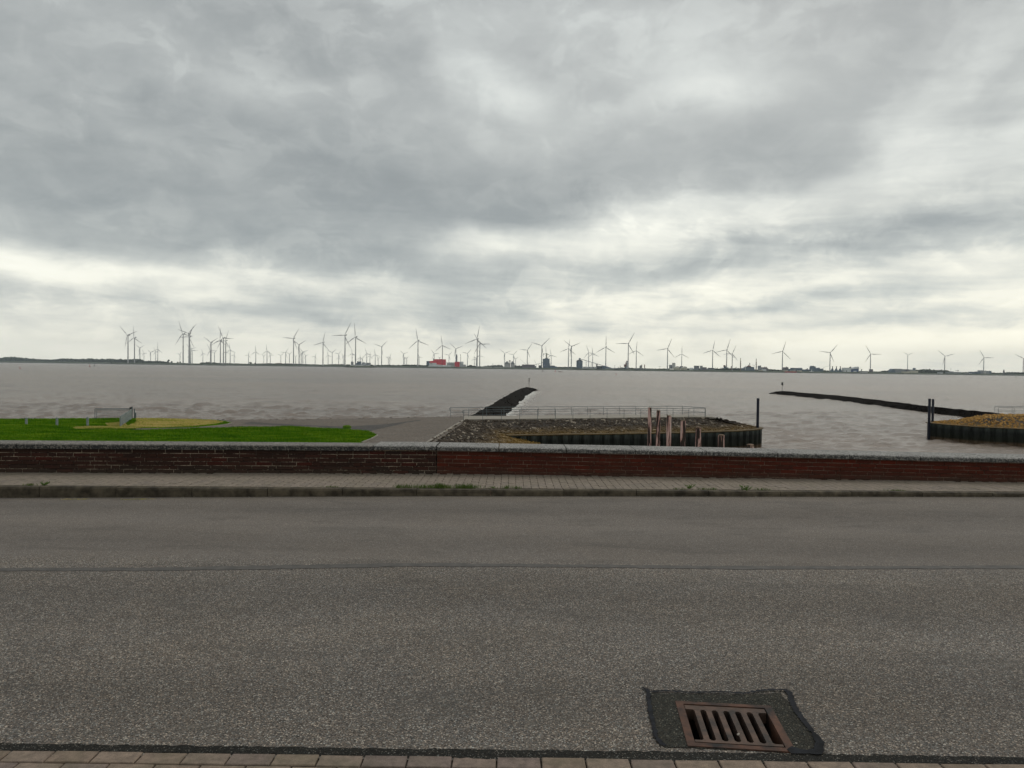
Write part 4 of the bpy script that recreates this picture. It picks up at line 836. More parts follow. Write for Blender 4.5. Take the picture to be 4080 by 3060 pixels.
# ------------------------------------------------------------ wind turbines
Z2, Z3, Z4, Z5, Z6, Z7, Z8 = (460,1260,4.254), (940,1260,4.254), (1400,1260,4.254), (1880,1280,4.254), (2340,1280,4.254), (2800,1300,3.456), (3440,1300,3.456)
TB = [ (Z2, [((213,322),(68,158),(432,262),(190,545)), ((323,365),(320,165),(485,472),(222,452)), ((415,537),(333,480),(515,490),None), ((412,632),(388,572),(470,635),(380,687)),
 ((483,625),(457,565),(550,630),(445,682)), ((597,612),(540,567),(668,583),None), ((683,600),(648,528),(765,610),(643,667)), ((718,557),(722,447),(812,622),None),
 ((1093,645),(1038,630),(1128,600),(1115,710)), ((1148,300),(1095,68),(1360,355),(1050,487)), ((1248,292),(1057,220),(1398,140),(1310,530)), ((1256,350),(1343,175),(1060,357),(1368,535)),
 ((1275,555),(1193,478),(1388,535),None), ((1300,578),(1258,505),(1408,583),(1230,680)), ((1262,640),(1215,580),(1318,640),(1215,697)), ((1482,632),(1460,563),(1555,645),(1435,688)),
 ((1622,445),(1470,358),(1780,378),None), ((1610,580),(1567,485),(1740,580),(1563,662)), ((1678,622),(1600,600),(1738,572),(1692,698)), ((1832,368),(1745,165),(2050,388),(1735,545)),
 ((1780,405),(1803,205),(1640,483),(1940,520)), ((1870,415),(1940,252),None,(1988,565)), ((1870,600),None,(1942,630),(1797,645)), ((1945,572),(1935,465),(2055,615),(1890,615)), ((2012,660),(2030,610),(1955,672),(2060,710))]),
 (Z3, [((213,657),(235,600),(150,672),(267,710)), ((337,603),(337,497),(255,652),(427,652)), ((473,672),(440,648),(507,648),(478,730)), ((527,590),(522,480),(443,645),(630,637)), ((583,655),(565,600),(660,657),(550,712)),
 ((762,665),(703,640),(812,632),(768,735)), ((843,617),(903,543),(748,608),(887,703)), ((907,640),(855,618),(962,612),(913,722)), ((978,378),(1090,205),(788,355),(1065,555)), ((1013,682),(975,665),(1060,655),None),
 ((1072,483),(937,402),(1215,415),None), ((1135,603),(1085,545),(1243,580),(1120,700)), ((1107,625),(1060,560),(1197,620),(1083,700)), ((1183,665),(1150,625),(1242,655),(1163,727)), ((1343,683),(1370,622),(1287,688),(1387,730)),
 ((1477,447),(1530,272),(1313,487),(1608,580)), ((1563,663),(1552,585),(1513,710),(1620,680)), ((1633,615),(1550,582),(1707,562),(1645,718)), ((1743,638),(1677,627),(1808,577),(1765,700)), ((1742,705),(1740,650),(1690,725),(1790,730)),
 ((1820,672),(1783,630),(1885,672),(1800,735)), ((1850,325),(1945,122),(1657,323),(1967,560)), ((2030,355),(2025,118),(1873,487),(2230,475)), ((1970,632),(1967,545),(1903,687),(2050,680))]),
 (Z4, [((150,697),(148,635),(110,720),(200,720)), ((185,720),(207,668),(140,712),(203,755)), ((262,633),(238,545),(215,693),(358,658)), ((315,675),(318,605),(268,692),(367,722)), ((405,650),(397,562),(352,697),(492,680)),
 ((455,710),(428,675),(500,707),(440,760)), ((515,517),(372,468),(628,422),(548,660)), ((627,715),(590,692),None,(625,770)), ((652,690),(677,640),(590,697),(692,747)), ((887,635),(828,585),(968,603),None), ((905,710),(885,670),(950,712),(895,760)),
 ((938,713),(895,705),(975,687),(945,765)), ((1130,415),(1102,202),(988,555),(1327,500)), ((1150,690),(1132,640),(1218,700),(1118,735)), ((1405,637),(1348,560),(1492,630),(1390,700)), ((1497,703),(1450,680),(1532,690),None),
 ((1545,495),(1527,328),(1430,600),(1700,565)), ((1655,660),(1573,640),(1703,600),(1677,740)), ((1772,550),(1665,458),(1903,502),None), ((1970,630),(1880,610),(2033,560),(2003,725))]),
 (Z5, [((93,305),(137,80),(-97,385),(257,467)), ((137,385),(48,205),(330,384),(55,555)), ((43,638),(45,580),(-5,665),(90,660)), ((75,622),(18,607),None,None), ((135,578),(115,480),(80,615),(215,607)),
 ((558,543),(472,472),(655,508),(550,650)), ((707,568),(610,547),(770,502),(735,650)), ((743,635),(688,605),(800,603),None), ((942,492),(1022,382),(818,480),(997,620)), ((1187,415),(1030,360),(1325,287),(1235,600)),
 ((1258,540),(1253,418),(1165,600),(1360,595)), ((1345,572),(1328,465),(1265,640),(1447,605)), ((1640,465),(1655,312),(1492,525),(1762,570)), ((1690,428),(1562,318),(1838,367),(1677,600)), ((1982,530),(1943,412),(1905,628),(2100,558)), ((2050,552),(2040,455),(1970,632),(2157,607))]),
 (Z6, [((317,440),(323,260),(163,535),(478,543)), ((697,378),(797,205),(493,384),(802,560)), ((832,498),(843,355),(708,560),(957,588)), ((1363,465),(1433,305),(1187,498),(1480,605)), ((1603,553),(1603,425),(1487,617),(1713,620))]),
 (Z7, [((138,330),(165,203),(7,375),(240,417)), ((332,325),(377,195),(190,363),(437,435)), ((408,375),(457,273),(298,388),(482,467)), ((1100,345),(1140,215),(962,382),(1203,447)), ((1755,365),(1843,262),(1615,348),(1803,487))]),
 (Z8, [((100,382),(35,275),(235,384),(30,492)), ((612,395),(540,355),(672,370),None), ((1123,413),(1033,343),(1240,380),(1093,525)), ((1660,430),(1597,332),(1775,432),(1592,523)), ((2205,445),(2103,388),None,None)]) ]
T = []
for (ox, oy, sc), lst in TB:
    for hub, *bl in lst:
        cv = lambda q: (ox+q[0]/sc, oy+q[1]/sc)
        h = cv(hub); rs = []; ang = []
        for q in bl:
            if q is None: continue
            p = cv(q); rs.append(math.hypot(p[0]-h[0], p[1]-h[1])); ang.append(math.atan2(p[0]-h[0], -(p[1]-h[1])))
        r = float(np.mean(sorted(rs)[-2:])); a = sum(complex(math.cos(3*t), math.sin(3*t)) for t in ang); phi = math.atan2(a.imag, a.real)/3   # clockwise from up
        T.append((h[0], h[1], r, math.degrees(phi) % 120))
T.sort()
# unit meshes shared by all turbines
def unit_blade():
    m = MB(); N = 8; vs = []
    for i in range(N+1):
        t = i/N; c = (.35 if t == 0 else (.5 if i == 1 else 1.0*(1-(t-.2)*.92)))*.5; th = .22*(1-t*.8)
        vs += [(-c*.6, 0, t), (0, -th, t), (c*1.2, 0, t), (0, th, t)]
    fs = [(k*4+i, k*4+(i+1) % 4, (k+1)*4+(i+1) % 4, (k+1)*4+i) for k in range(N) for i in range(4)]+[(3, 2, 1, 0), (N*4, N*4+1, N*4+2, N*4+3)]
    return m.add(vs, fs).mesh('blade', M['white'], True)
me_blade = unit_blade()
me_tower = MB().lathe([(1, 0), (.92, .15), (.62, .95), (.6, 1)], n=14).mesh('tower', M['white'], True)
me_nac = MB().lathe([(.2, -.25), (.5, -.1), (.6, .3), (.55, .85), (.25, 1.0)], n=10).mesh('nacelle', M['white'], True)
me_cool = MB().box(-.5, .5, 0, .25, 0, .8).mesh('cooler', M['b_roof'])
me_hub = MB().lathe([(.65, 0), (.6, .3), (.3, .65), (.05, .8)], n=10).mesh('rotor_hub', M['white'], True)
ZONES = [(-1, 660, 'at the far left woods'), (660, 800, 'in the first dense cluster'), (800, 952, 'in the second dense cluster'),
 (952, 1090, 'right of the second cluster'), (1090, 1235, 'above the rust-roofed barn'), (1235, 1375, 'left of the steam cloud'), (1375, 1480, 'by the steam cloud'),
 (1480, 1640, 'between dome hall and red factory'), (1640, 1860, 'behind the red factory'), (1860, 1990, 'right of the red factory'), (1990, 2140, 'by the twin silo building'),
 (2140, 2240, 'by the slate power station'), (2240, 2400, 'by the domed silo'), (2400, 2560, 'right of the sloping conveyor'), (2560, 2800, 'by the cream tanks'),
 (2800, 3000, 'left of the twin chimneys'), (3000, 3300, 'right of the refinery'), (3300, 3520, 'by the blue hall'), (3520, 3700, 'by the barrel-roofed warehouse'), (3700, 3850, 'at the long pale works'), (3850, 4000, 'at the grey blocks'), (4000, 5000, 'at the right edge')]
def zone(px): return next(z for z in ZONES if z[0] <= px < z[1])[2]
def size(r): return 'tall' if r >= 42 else ('large' if r >= 33 else ('mid-sized' if r >= 24 else ('small' if r >= 17.5 else 'tiny')))
def pose(a):
    a = a % 120
    return 'one blade up' if a < 8 or a > 112 else ('top blade leaning right' if a < 34 else ('one blade pointing left' if a < 44 else ('Y-shaped blades' if a < 76 else ('one blade pointing right' if a < 95 else 'top blade leaning left'))))
ORD = ['first', 'second', 'third', 'fourth', 'fifth', 'sixth', 'seventh', 'eighth', 'ninth']
keys = [(size(t[2]), pose(t[3]), zone(t[0])) for t in T]
for i, (px, py, r, phi) in enumerate(T):
    same = [k for k in range(len(T)) if keys[k] == keys[i]]
    sz, po, zn = keys[i]
    lab = '%s turbine %s, %s' % (sz, zn, po)
    if len(same) > 1:
        n = same.index(i)
        lab += ', ' + ({0: 'left', 1: 'right'}[n] + ' of two' if len(same) == 2 else '%s of %d' % (ORD[n], len(same)))
    assert 4 <= len(lab.split()) <= 16, lab
    sd_ = shoreD(px)
    y = min(max(5400*44/r, sd_+70+(28 if i % 2 else 0)), 9800)
    if r > 33: y = min(y, sd_+160+(30 if i % 2 else 0))
    s = y/F; hubp = D(px, py, y)
    base = Vector((hubp.x, y, zland(px)-1))
    if r > 42: base.z = min(base.z, ZW+4.5*sd_/F)
    R = r*s*1.02; rt = (1.45+.058*r)*s*.5
    e = empty('wind_turbine', base, lab, 'wind turbine', 'white wind turbines along the far shore', rz=rad(-12 if r < 30 else -20))
    H = hubp.z-base.z
    ta = link('tower', me_tower, e); ta.scale = (rt*1.15, rt*1.15, H)
    na = link('nacelle', me_nac, e); L = r*s*.20
    na.rotation_euler = (rad(-90), 0, 0); na.scale = (rt*1.3, rt*1.3, L); na.location = (0, -L*.18, H)
    if r > 40:
        co = link('cooler', me_cool, e); co.scale = (rt*1.6, rt*3, rt*2.0); co.location = (0, L*.65, H+rt*.3)
    ro = link('rotor_hub', me_hub, e); ro.rotation_euler = (rad(90), 0, 0); ro.scale = (rt*1.3, rt*1.3, rt*1.6); ro.location = (0, -L*.3, H)
    ch = (1.35+.052*r)*s
    for k in range(3):
        bl = link('blade', me_blade, e); an = rad(phi+120*k)
        bl.matrix_basis = Matrix.Translation((0, -L*.3-rt*.4, H)) @ Matrix.Rotation(an, 4, 'Y') @ Matrix.Diagonal((ch, ch, R, 1))
print('turbines', len(T))

# ------------------------------------------------------------ buoys and boat
def buoy(px, py, top, col, label, lean=0):
    p = G(px, py, ZW); s = p.y/F; h = (py-top)*s
    e = empty('buoy', p, label, 'buoy'); e.rotation_euler = (0, lean, 0)
    w = h*.16
    MB().lathe([(w*1.4, -w), (w*1.9, 0), (w*1.7, w*1.1), (w*.7, w*1.4)]).build('float', M[col], e)
    MB().lathe([(w*.55, w*1.3), (w*.4, h*.75)]).build('pillar', M[col], e)
    MB().lathe([(w*.7, h*.76), (w*.7, h*.98), (w*.3, h)]).build('topmark', M[col], e)
buoy(80, 1468.5, 1460, 'red_paint', 'small red buoy leaning over, far left on the open water', -.35)
buoy(357.5, 1461, 1451.5, 'red_paint', 'red pillar buoy near the far shore at left, beside a dark one')
buoy(376, 1459, 1449.5, 'green_paint', 'dark pillar buoy right of the red one at the left far shore')
buoy(2162.6, 1480, 1471.5, 'green_paint', 'dark green post buoy below the slate power station')
buoy(2213, 1482.6, 1473, 'red_paint', 'red buoy just left of the small dark boat')
buoy(2455, 1494, 1486, 'red_paint', 'red buoy alone on the water right of the boat')
buoy(4047.7, 1504, 1498, 'green_paint', 'small dark buoy at far right below the white shed roof')
def boat():
    p = G(2232.6, 1482.6, ZW); s = p.y/F; L = 16.5*s; e = empty('boat', p, 'small dark red boat with a thin mast anchored off the far shore', 'boat')
    m = MB(); N = 7; vs = []
    for i in range(N):
        t = i/(N-1)*2-1; w = (1-abs(t)**2.6)*L*.13+.05; zt = L*(.10+.07*abs(t)**2)
        vs += [(t*L/2, -w, zt), (t*L/2*.92, -w*.6, -.3), (t*L/2*.92, w*.6, -.3), (t*L/2, w, zt)]
    fs = [(k*4+i, k*4+i+1, (k+1)*4+i+1, (k+1)*4+i) for k in range(N-1) for i in range(3)]+[(k*4+3, k*4, (k+1)*4, (k+1)*4+3) for k in range(N-1)]
    m.add(vs, fs).build('hull', M['b_dkred'], e)
    MB().box(-L*.22, L*.12, -L*.07, L*.07, L*.10, L*.18).build('cabin', M['b_roof'], e)
    MB().tube((L*-.15, 0, L*.1), (L*-.15, 0, L*.75), L*.012).build('mast', M['b_pale'], e)
boat()
exec_done = True

# ------------------------------------------------------------ land behind the wall
def P3(px, py, z=ZD): return G(px, py, z)
def strip(name, rows, mat, kind='structure'):
    m = MB(); n = len(rows[0])
    for ra, rb in zip(rows[:-1], rows[1:]): m.add(list(ra)+list(rb), [(i, i+1, n+i+1, n+i) for i in range(n-1)])
    o = m.build(name, M[mat]); o['kind'] = kind; return o
# dyke slope hidden by the wall, falling to the apron (left) and to the basin (right)
xs_ = [-90, -60, -40, -25, -12, -7, -3, 0, 5, 12, 25, 60, 120]
def zn_(x): return ZD
r0 = [(x, yw(max(-40, min(40, x)))+.42, -.02) for x in xs_]
r1 = [(x, 13.5, -.15) for x in xs_]
r2 = [(x, 30.0, ZD+.3 if x < -6 else ZD) for x in xs_]
r3 = [(x, 34.0 if x > -6 else 36.0, ZD-.012 if x < -6 else -8.2) for x in xs_]
strip('dyke_slope', [r0, r1, r2, r3], 'grass_ground')
# asphalt apron: one sheet; its outer edge drops to the water
edge = [P3(-900, 1668), P3(-300, 1671), P3(0, 1672), P3(380, 1669.5), P3(560, 1669), P3(700, 1672), P3(925, 1672.5), P3(1171, 1671), P3(1400, 1668), P3(1595, 1664.5), P3(1760, 1661), P3(1850, 1659), P3(1905, 1659.5)]
ridge = [Vector((-5.0, 80.9, ZD)), Vector((-6.2, 55.4, ZD)), Vector((-6.9, 30, ZD))]
apron = flat([Vector((-90, 30, ZD)), ]+[Vector((-6.9, 30, ZD)), ridge[1], ridge[0]]+edge[::-1]); apron.build('apron', M['apron'])['kind'] = 'structure'
rr0 = [(p.x, p.y, ZD-.01) for p in edge]; rr1 = [(p.x+.5, p.y+9, ZW-.6) for p in edge]
strip('apron_revetment', [rr0, rr1], 'weedrock')
# rocks along the water's edge of the apron
def rock_variants(name, mat, n=8, sub=1, sd=3):
    out = []
    for k in range(n):
        r = random.Random(sd*50+k); bm = bmesh.new(); bmesh.ops.create_icosphere(bm, subdivisions=sub, radius=.5)
        ax = Vector((r.uniform(.8, 1.35), r.uniform(.7, 1.1), r.uniform(.5, .8)))
        for v in bm.verts: v.co = Vector((v.co.x*ax.x, v.co.y*ax.y, v.co.z*ax.z))*r.uniform(.74, 1.12)
        me = bpy.data.meshes.new(name); bm.to_mesh(me); bm.free(); me.materials.append(M[mat]); out.append(me)
    return out
def rocks_join(mb, me, loc, rot, sc):
    mt = Matrix.Translation(loc) @ rot.to_matrix().to_4x4() @ Matrix.Diagonal((*sc, 1))
    mb.add([mt @ v.co for v in me.vertices], [tuple(p.vertices) for p in me.polygons])
wr = rock_variants('rock', 'weedrock_top', 6, 1, 9)
mb = MB()
for i in range(len(edge)-4):
    a, c = edge[i+3], edge[i+4]
    n = int((c-a).length/.45)
    for k in range(n):
        if random.random() < .35: continue
        q = a.lerp(c, (k+random.random())/n); s = random.uniform(.12, .42)
        rocks_join(mb, random.choice(wr), (q.x, q.y+random.uniform(0, .5), ZD-.03), Euler((0, 0, random.random()*6)), (s, s, s*.5))
mb.build('edge_rocks', M['weedrock_top'])['kind'] = 'stuff'
# newer dark asphalt lane on the apron and dark wet seam
lane = flat([P3(1415, 1733), P3(1500, 1712), P3(1620, 1684), P3(1672, 1676), P3(1680, 1672), P3(1540, 1690), P3(1380, 1700), P3(1100, 1688), P3(1000, 1681), P3(960, 1690), P3(1250, 1698), P3(1400, 1715)][::-1], ZD+.008)
lane.build('asphalt_repair', M['apron_dark'])['kind'] = 'structure'
ramp_s = flat([P3(1452, 1764), P3(1730, 1764), P3(1845, 1686), P3(1838, 1672), P3(1690, 1675), P3(1530, 1734)][::-1], ZD+.004)
ramp_s.build('slipway_lane', M['apron'])['kind'] = 'structure'
# lawns
lawn_far_px = [(-900, 1668), (0, 1672), (380, 1669), (542, 1668.5), (700, 1670.5), (859, 1677), (905, 1681), (922, 1686), (905, 1692), (859, 1698.5), (768, 1706.6), (542, 1711), (316, 1712.3), (180, 1716), (-900, 1720)]
lawn_near_px = [(-900, 1716), (180, 1716), (316, 1715), (588, 1717), (814, 1709.5), (1000, 1704.5), (1171, 1702.5), (1352, 1711.5), (1465, 1722), (1503, 1736), (1479, 1750), (1442, 1764), (1290, 1850), (-900, 1870)]
for nm, pl in (('far_lawn', lawn_far_px), ('near_lawn', lawn_near_px)):
    pts = [P3(*p) for p in pl]
    flat(pts[::-1], ZD+.05).build(nm, M['grass_ground'])['kind'] = 'structure'
    if nm == 'near_lawn' or True:
        k = MB(); pts2 = [Vector((p.x, p.y, 0)) for p in pts[6:12]] if nm == 'near_lawn' else [Vector((p.x, p.y, 0)) for p in pts[4:12]]
        for a, c in zip(pts2[:-1], pts2[1:]):
            d = (c-a).normalized(); nrm = Vector((-d.y, d.x, 0))*.07; k.prism([(a.x-nrm.x, a.y-nrm.y), (c.x-nrm.x, c.y-nrm.y), (c.x+nrm.x, c.y+nrm.y), (a.x+nrm.x, a.y+nrm.y)], ZD-.02, ZD+.075)
        k.build('lawn_edging', M['deck'])['kind'] = 'structure'
straw_px = [(540, 1668.7), (700, 1671), (859, 1678), (892, 1684), (860, 1691), (760, 1702), (640, 1706), (525, 1708), (515, 1698), (545, 1684)]
flat([P3(*p) for p in straw_px][::-1], ZD+.062).build('straw_patch', M['straw'])['kind'] = 'structure'
def inside(p, poly):
    c = False; n = len(poly)
    for i in range(n):
        a, d = poly[i], poly[(i+1) % n]
        if (a[1] > p[1]) != (d[1] > p[1]) and p[0] < (d[0]-a[0])*(p[1]-a[1])/(d[1]-a[1])+a[0]: c = not c
    return c
def blades_np(name, poly_px, n, hmin, hmax, mat, z=ZD+.04, wid=.035, skip=None, ymax=1e9, xmin=-70):
    poly = [tuple(P3(*p).xy) for p in poly_px]; A = np.array(poly)
    r = np.random.default_rng(len(name)+n)
    lo, hi = A.min(0), A.max(0); lo[0] = max(lo[0], xmin)
    C = r.uniform(lo, hi, (int(n*2.2), 2))
    ok = np.zeros(len(C), bool); m = len(A)
    for i in range(m):
        a, d = A[i], A[(i+1) % m]
        cond = (a[1] > C[:, 1]) != (d[1] > C[:, 1])
        with np.errstate(divide='ignore', invalid='ignore'): xx = (d[0]-a[0])*(C[:, 1]-a[1])/(d[1]-a[1])+a[0]
        ok ^= cond & (C[:, 0] < xx)
    C = C[ok][:n]; k = len(C)
    if skip: 
        sp = [tuple(P3(*p).xy) for p in skip]; C = np.array([c for c in C if not inside(c, sp) or r.random() < .12]); k = len(C)
    th = r.uniform(0, 6.28, k); w = r.uniform(.6, 1.4, k)*wid
    cl = .5+.5*np.sin(C[:, 0]*.9+np.sin(C[:, 1]*.7))*np.cos(C[:, 1]*1.1+.5*C[:, 0])
    h = r.uniform(hmin, hmax, k)*(.7+.6*cl); lx, ly = r.normal(0, .35, k)*h, r.normal(0, .35, k)*h
    V = np.zeros((k, 3, 3)); V[:, 0, 0] = C[:, 0]-np.cos(th)*w; V[:, 0, 1] = C[:, 1]-np.sin(th)*w; V[:, 1, 0] = C[:, 0]+np.cos(th)*w; V[:, 1, 1] = C[:, 1]+np.sin(th)*w
    V[:, 0, 2] = V[:, 1, 2] = z; V[:, 2, 0] = C[:, 0]+lx; V[:, 2, 1] = C[:, 1]+ly; V[:, 2, 2] = z+h
    me = bpy.data.meshes.new(name); me.vertices.add(k*3); me.vertices.foreach_set('co', V.astype(np.float32).ravel())
    me.loops.add(k*3); me.loops.foreach_set('vertex_index', np.arange(k*3, dtype=np.int32)); me.polygons.add(k); me.polygons.foreach_set('loop_start', np.arange(0, k*3, 3, dtype=np.int32))
    me.materials.append(M[mat]); me.update(); o = link(name, me); o['kind'] = 'stuff'; return o
blades_np('grass', lawn_near_px[:12]+[(1400, 1784), (-900, 1784)], 140000, .04, .17, 'blade', wid=.03, xmin=-62)
blades_np('grass', lawn_far_px, 90000, .05, .12, 'blade', wid=.03, skip=straw_px, xmin=-62)
blades_np('dry_grass', straw_px, 14000, .04, .12, 'blade_dry', z=ZD+.05)
blades_np('dry_grass', [(290, 1706), (560, 1700), (560, 1710), (300, 1711.5)], 4000, .05, .16, 'blade_dry', z=ZD+.05)
blades_np('dry_grass', [(420, 1690), (500, 1684), (505, 1700), (430, 1702)], 1800, .05, .16, 'blade_dry', z=ZD+.05)
def shrub(px, py, h, w, label, name='bush', z=ZD, mat='blade', n=900):
    p = G(px, py, z); e = empty(name, p, label, 'plant'); r = random.Random(px)
    m = MB()
    for k in range(7): a = r.uniform(0, 6.28); m.tube((0, 0, 0), (math.cos(a)*w*.3, math.sin(a)*w*.3, h*.7), .012*h, .004, 5)
    m.build('stem', M['trunk'], e); l = MB()
    for k in range(n):
        q = Vector((r.gauss(0, 1), r.gauss(0, 1), r.gauss(0, 1))).normalized()*r.random()**.4; c = Vector((q.x*w/2, q.y*w/2, h*.5+q.z*h*.5)); s = h*r.uniform(.05, .11)
        u = Vector((r.gauss(0, 1), r.gauss(0, 1), r.gauss(0, 1))).normalized()*s; v = u.orthogonal().normalized()*s*.5
        l.add([c-u, c+v, c+u, c-v], [(0, 1, 2, 3)])
    l.build('leaves', M[mat], e)
shrub(1382, 1712, .42, .8, 'dark green bush at the edge of the near lawn')

# ------------------------------------------------------------ jetty with railings, rubble slopes, sheet piling
def to_rail(px, py): return G(px, py, ZD+1.05)
deck_near = [P3(1846, 1671.5), P3(1900, 1671), P3(2150, 1668.5), P3(2400, 1665.5), P3(2600, 1663), P3(2740, 1661), P3(2812, 1661.5), P3(2850, 1664)]
deck_far = [P3(1850, 1657.5), P3(2000, 1657.5), P3(2400, 1652.8), P3(2740, 1652.5), P3(2840, 1657.5)]
def cp(px, py): return G(px, py, ZC)
cap = [Vector((-.5, 73.9, ZC)), cp(2150, 1733.8), cp(2300, 1731.8), cp(2500, 1728.8), cp(2700, 1725), cp(2850, 1721), cp(2940, 1717.5), cp(2990, 1714), cp(3012, 1711.5), cp(3025, 1708), cp(3024, 1705)]
cap_back = [cp(3005, 1701), cp(2960, 1697.5), cp(2880, 1693)]
J = empty('jetty', (0, 80, ZD), 'long rubble-sloped jetty with dark sheet piling, railings and walkway in the middle', 'jetty')
def rel(o, parent=J): o.parent = parent; o.matrix_parent_inverse = Matrix.Translation(-Vector(parent.location)); return o
# walkway deck with thickness
dk = MB(); ring = deck_near+deck_far[::-1]
dk.prism([(p.x, p.y) for p in ring], ZD-.15, ZD+.02); rel(dk.build('walkway', M['deck']))
def tri(m, a, b_, c): m.add([a, b_, c], [(0, 1, 2)])
bk = MB()
dn = deck_near
# front slope from deck edge to cap
N = 24
def sample(pts, t):
    L = [0]
    for a, c in zip(pts[:-1], pts[1:]): L.append(L[-1]+(c-a).length)
    d = t*L[-1]
    for i in range(len(pts)-1):
        if d <= L[i+1]+1e-6: return pts[i].lerp(pts[i+1], (d-L[i])/max(1e-6, L[i+1]-L[i]))
    return pts[-1].copy()
topl = [sample(dn, i/N) for i in range(N+1)]; botl = [sample(cap[:10], i/N) for i in range(N+1)]
for p in topl: p.z = ZD-.12
bk.add(topl+botl, [(i, N+1+i, N+2+i, i+1) for i in range(N)])
# tip: from the deck end over to the cap on the back side
tipb = [Vector((p.x, p.y, ZC)) for p in cap[9:]]+[Vector((p.x, p.y, ZC)) for p in cap_back]
de = [deck_near[-1], deck_far[-1]]
for a, c in zip(tipb[:-1], tipb[1:]): tri(bk, de[0], a, c)
bkf = [sample(deck_far[::-1], i/8) for i in range(9)]
outer = [Vector((p.x+.8, p.y+7.5, ZW-.5)) for p in bkf]
bk.add([tuple(p) for p in bkf]+[tuple(p) for p in outer], [(i, 9+i, 10+i, i+1) for i in range(8)])
tri(bk, de[0], tipb[-1], de[1])
# near bank falling into the basin
A_, B_, C_, D_, E_ = ridge[2], Vector((-5.0, 80.9, ZD)), Vector((-.5, 73.9, ZC)), Vector((9.7, 77.5, -7.5)), Vector((8.0, 30, -7.6))
RM_ = ridge[1]
MID = Vector((-1.5, 55.4, ZC-.0)); MIDn = Vector((-2.2, 30, ZC)); TOE = Vector((8.8, 55.4, -7.5))
bk.add([A_, RM_, B_, MIDn, MID, C_, E_, TOE, D_], [(0, 3, 4, 1), (1, 4, 5, 2), (3, 6, 7, 4), (4, 7, 8, 5)])
me = bk.mesh('bank', M['bank']); bm = bmesh.new(); bm.from_mesh(me)
for f in bm.faces:
    f.normal_update()
    if f.normal.z < 0: f.normal_flip()
bm.to_mesh(me); bm.free(); rel(link('bank', me))
kb = MB(); kk = [B_, RM_, A_]
for a, c in zip(kk[:-1], kk[1:]): kb.prism([(a.x-.12, a.y), (c.x-.12, c.y), (c.x+.12, c.y), (a.x+.12, a.y)], ZD-.15, ZD+.05)
rel(kb.build('edge_kerb', M['deck']))
# stones
def bary(a, b_, c):
    u, v = random.random(), random.random()
    if u+v > 1: u, v = 1-u, 1-v
    return a+(b_-a)*u+(c-a)*v
def scatter(tris, dens, keep=lambda p: True):
    out = []
    for a, b_, c in tris:
        a, b_, c = Vector(a), Vector(b_), Vector(c); ar = (b_-a).cross(c-a).length/2; nn = (b_-a).cross(c-a).normalized()
        if nn.z < 0: nn = -nn
        for k in range(int(ar*dens+random.random())):
            p = bary(a, b_, c)
            if keep(p): out.append((p, nn))
    return out
tris = []
for i in range(N): tris += [(topl[i], botl[i], botl[i+1]), (topl[i], botl[i+1], topl[i+1])]
for a, c in zip(tipb[:-1], tipb[1:]): tris.append((de[0], a, c))
tris += [(RM_, MID, C_), (RM_, C_, B_), (MID, TOE, D_), (MID, D_, C_)]
ntri = [(A_, MIDn, MID), (A_, MID, RM_)]
pts = scatter(tris, 15)+scatter(ntri, 15, lambda p: p.y > 48)
pts = [q for q in pts if q[0].z > -7.3]
sv = rock_variants('stone', 'stone', 10, 1, 1)
def place_stones(parent, pts, sv, part_n, smin, smax, mat, vis=lambda p: True):
    items = []
    for p, n in pts:
        s = smin+(smax-smin)*random.random()**2.2
        items.append((s/p.length if vis(p) else 0, p, n, s))
    items.sort(key=lambda t: -t[0]); mb = MB()
    for i, (_, p, n, s) in enumerate(items):
        q = n.to_track_quat('Z', 'Y') @ Euler((random.uniform(-.4, .4), random.uniform(-.4, .4), random.random()*6.28)).to_quaternion()
        sc = (s, s*random.uniform(.7, 1), s*random.uniform(.7, 1.0)); loc = p+n*s*.12
        if i < part_n:
            o = link('stone', random.choice(sv)); o.parent = parent; o.location = loc-parent.location; o.rotation_mode = 'QUATERNION'; o.rotation_quaternion = q; o.scale = sc
        else:
            rocks_join(mb, random.choice(sv), loc, q, sc)
    o = mb.build('rubble', M[mat]); o['kind'] = 'stuff'; rel(o, parent)
def sight(p): 
    v = p-EYE; d = RM.to_3x3().transposed() @ v; return (1530-d.y/(-d.z)*F) if d.z < 0 else 0
place_stones(J, pts, sv, 290, .13, .40, 'stone', lambda p: sight(p) < 1758)
# cap beam + sheet piles (every pile a part)
def piling(parent, line, top, bottom, pitch, name='sheet_pile', depth=.30):
    segs = [0]
    for a, c in zip(line[:-1], line[1:]): segs.append(segs[-1]+(c-a).length)
    n = int(segs[-1]/pitch)
    for k in range(n):
        p, q = sample(line, k/n), sample(line, (k+1)/n); d = (q-p).normalized(); nr = Vector((d.y, -d.x, 0)).normalized()
        if nr.y > 0 and abs(nr.y) > .3: nr = -nr
        L = (q-p).length
        prof = [(0, 0), (.12, 0), (.27, 1), (.73, 1), (.88, 0), (1, 0)]
        fr = [p+d*(u*L)+nr*(.05+w*depth*.9) for u, w in prof]; bkk = [v-nr*.03 for v in fr]
        m = MB(); vs = [(v.x, v.y, top) for v in fr]+[(v.x, v.y, bottom) for v in fr]+[(v.x, v.y, top) for v in bkk]+[(v.x, v.y, bottom) for v in bkk]
        fs = [(i, i+1, i+7, i+6) for i in range(5)]+[(i+13, i+12, i+18, i+19) for i in range(5)]+[(i+1, i, i+12, i+13) for i in range(5)]+[(0, 6, 18, 12), (5, 17, 23, 11)]
        m.add(vs, fs); rel(m.build(name, M['sheet']), parent)
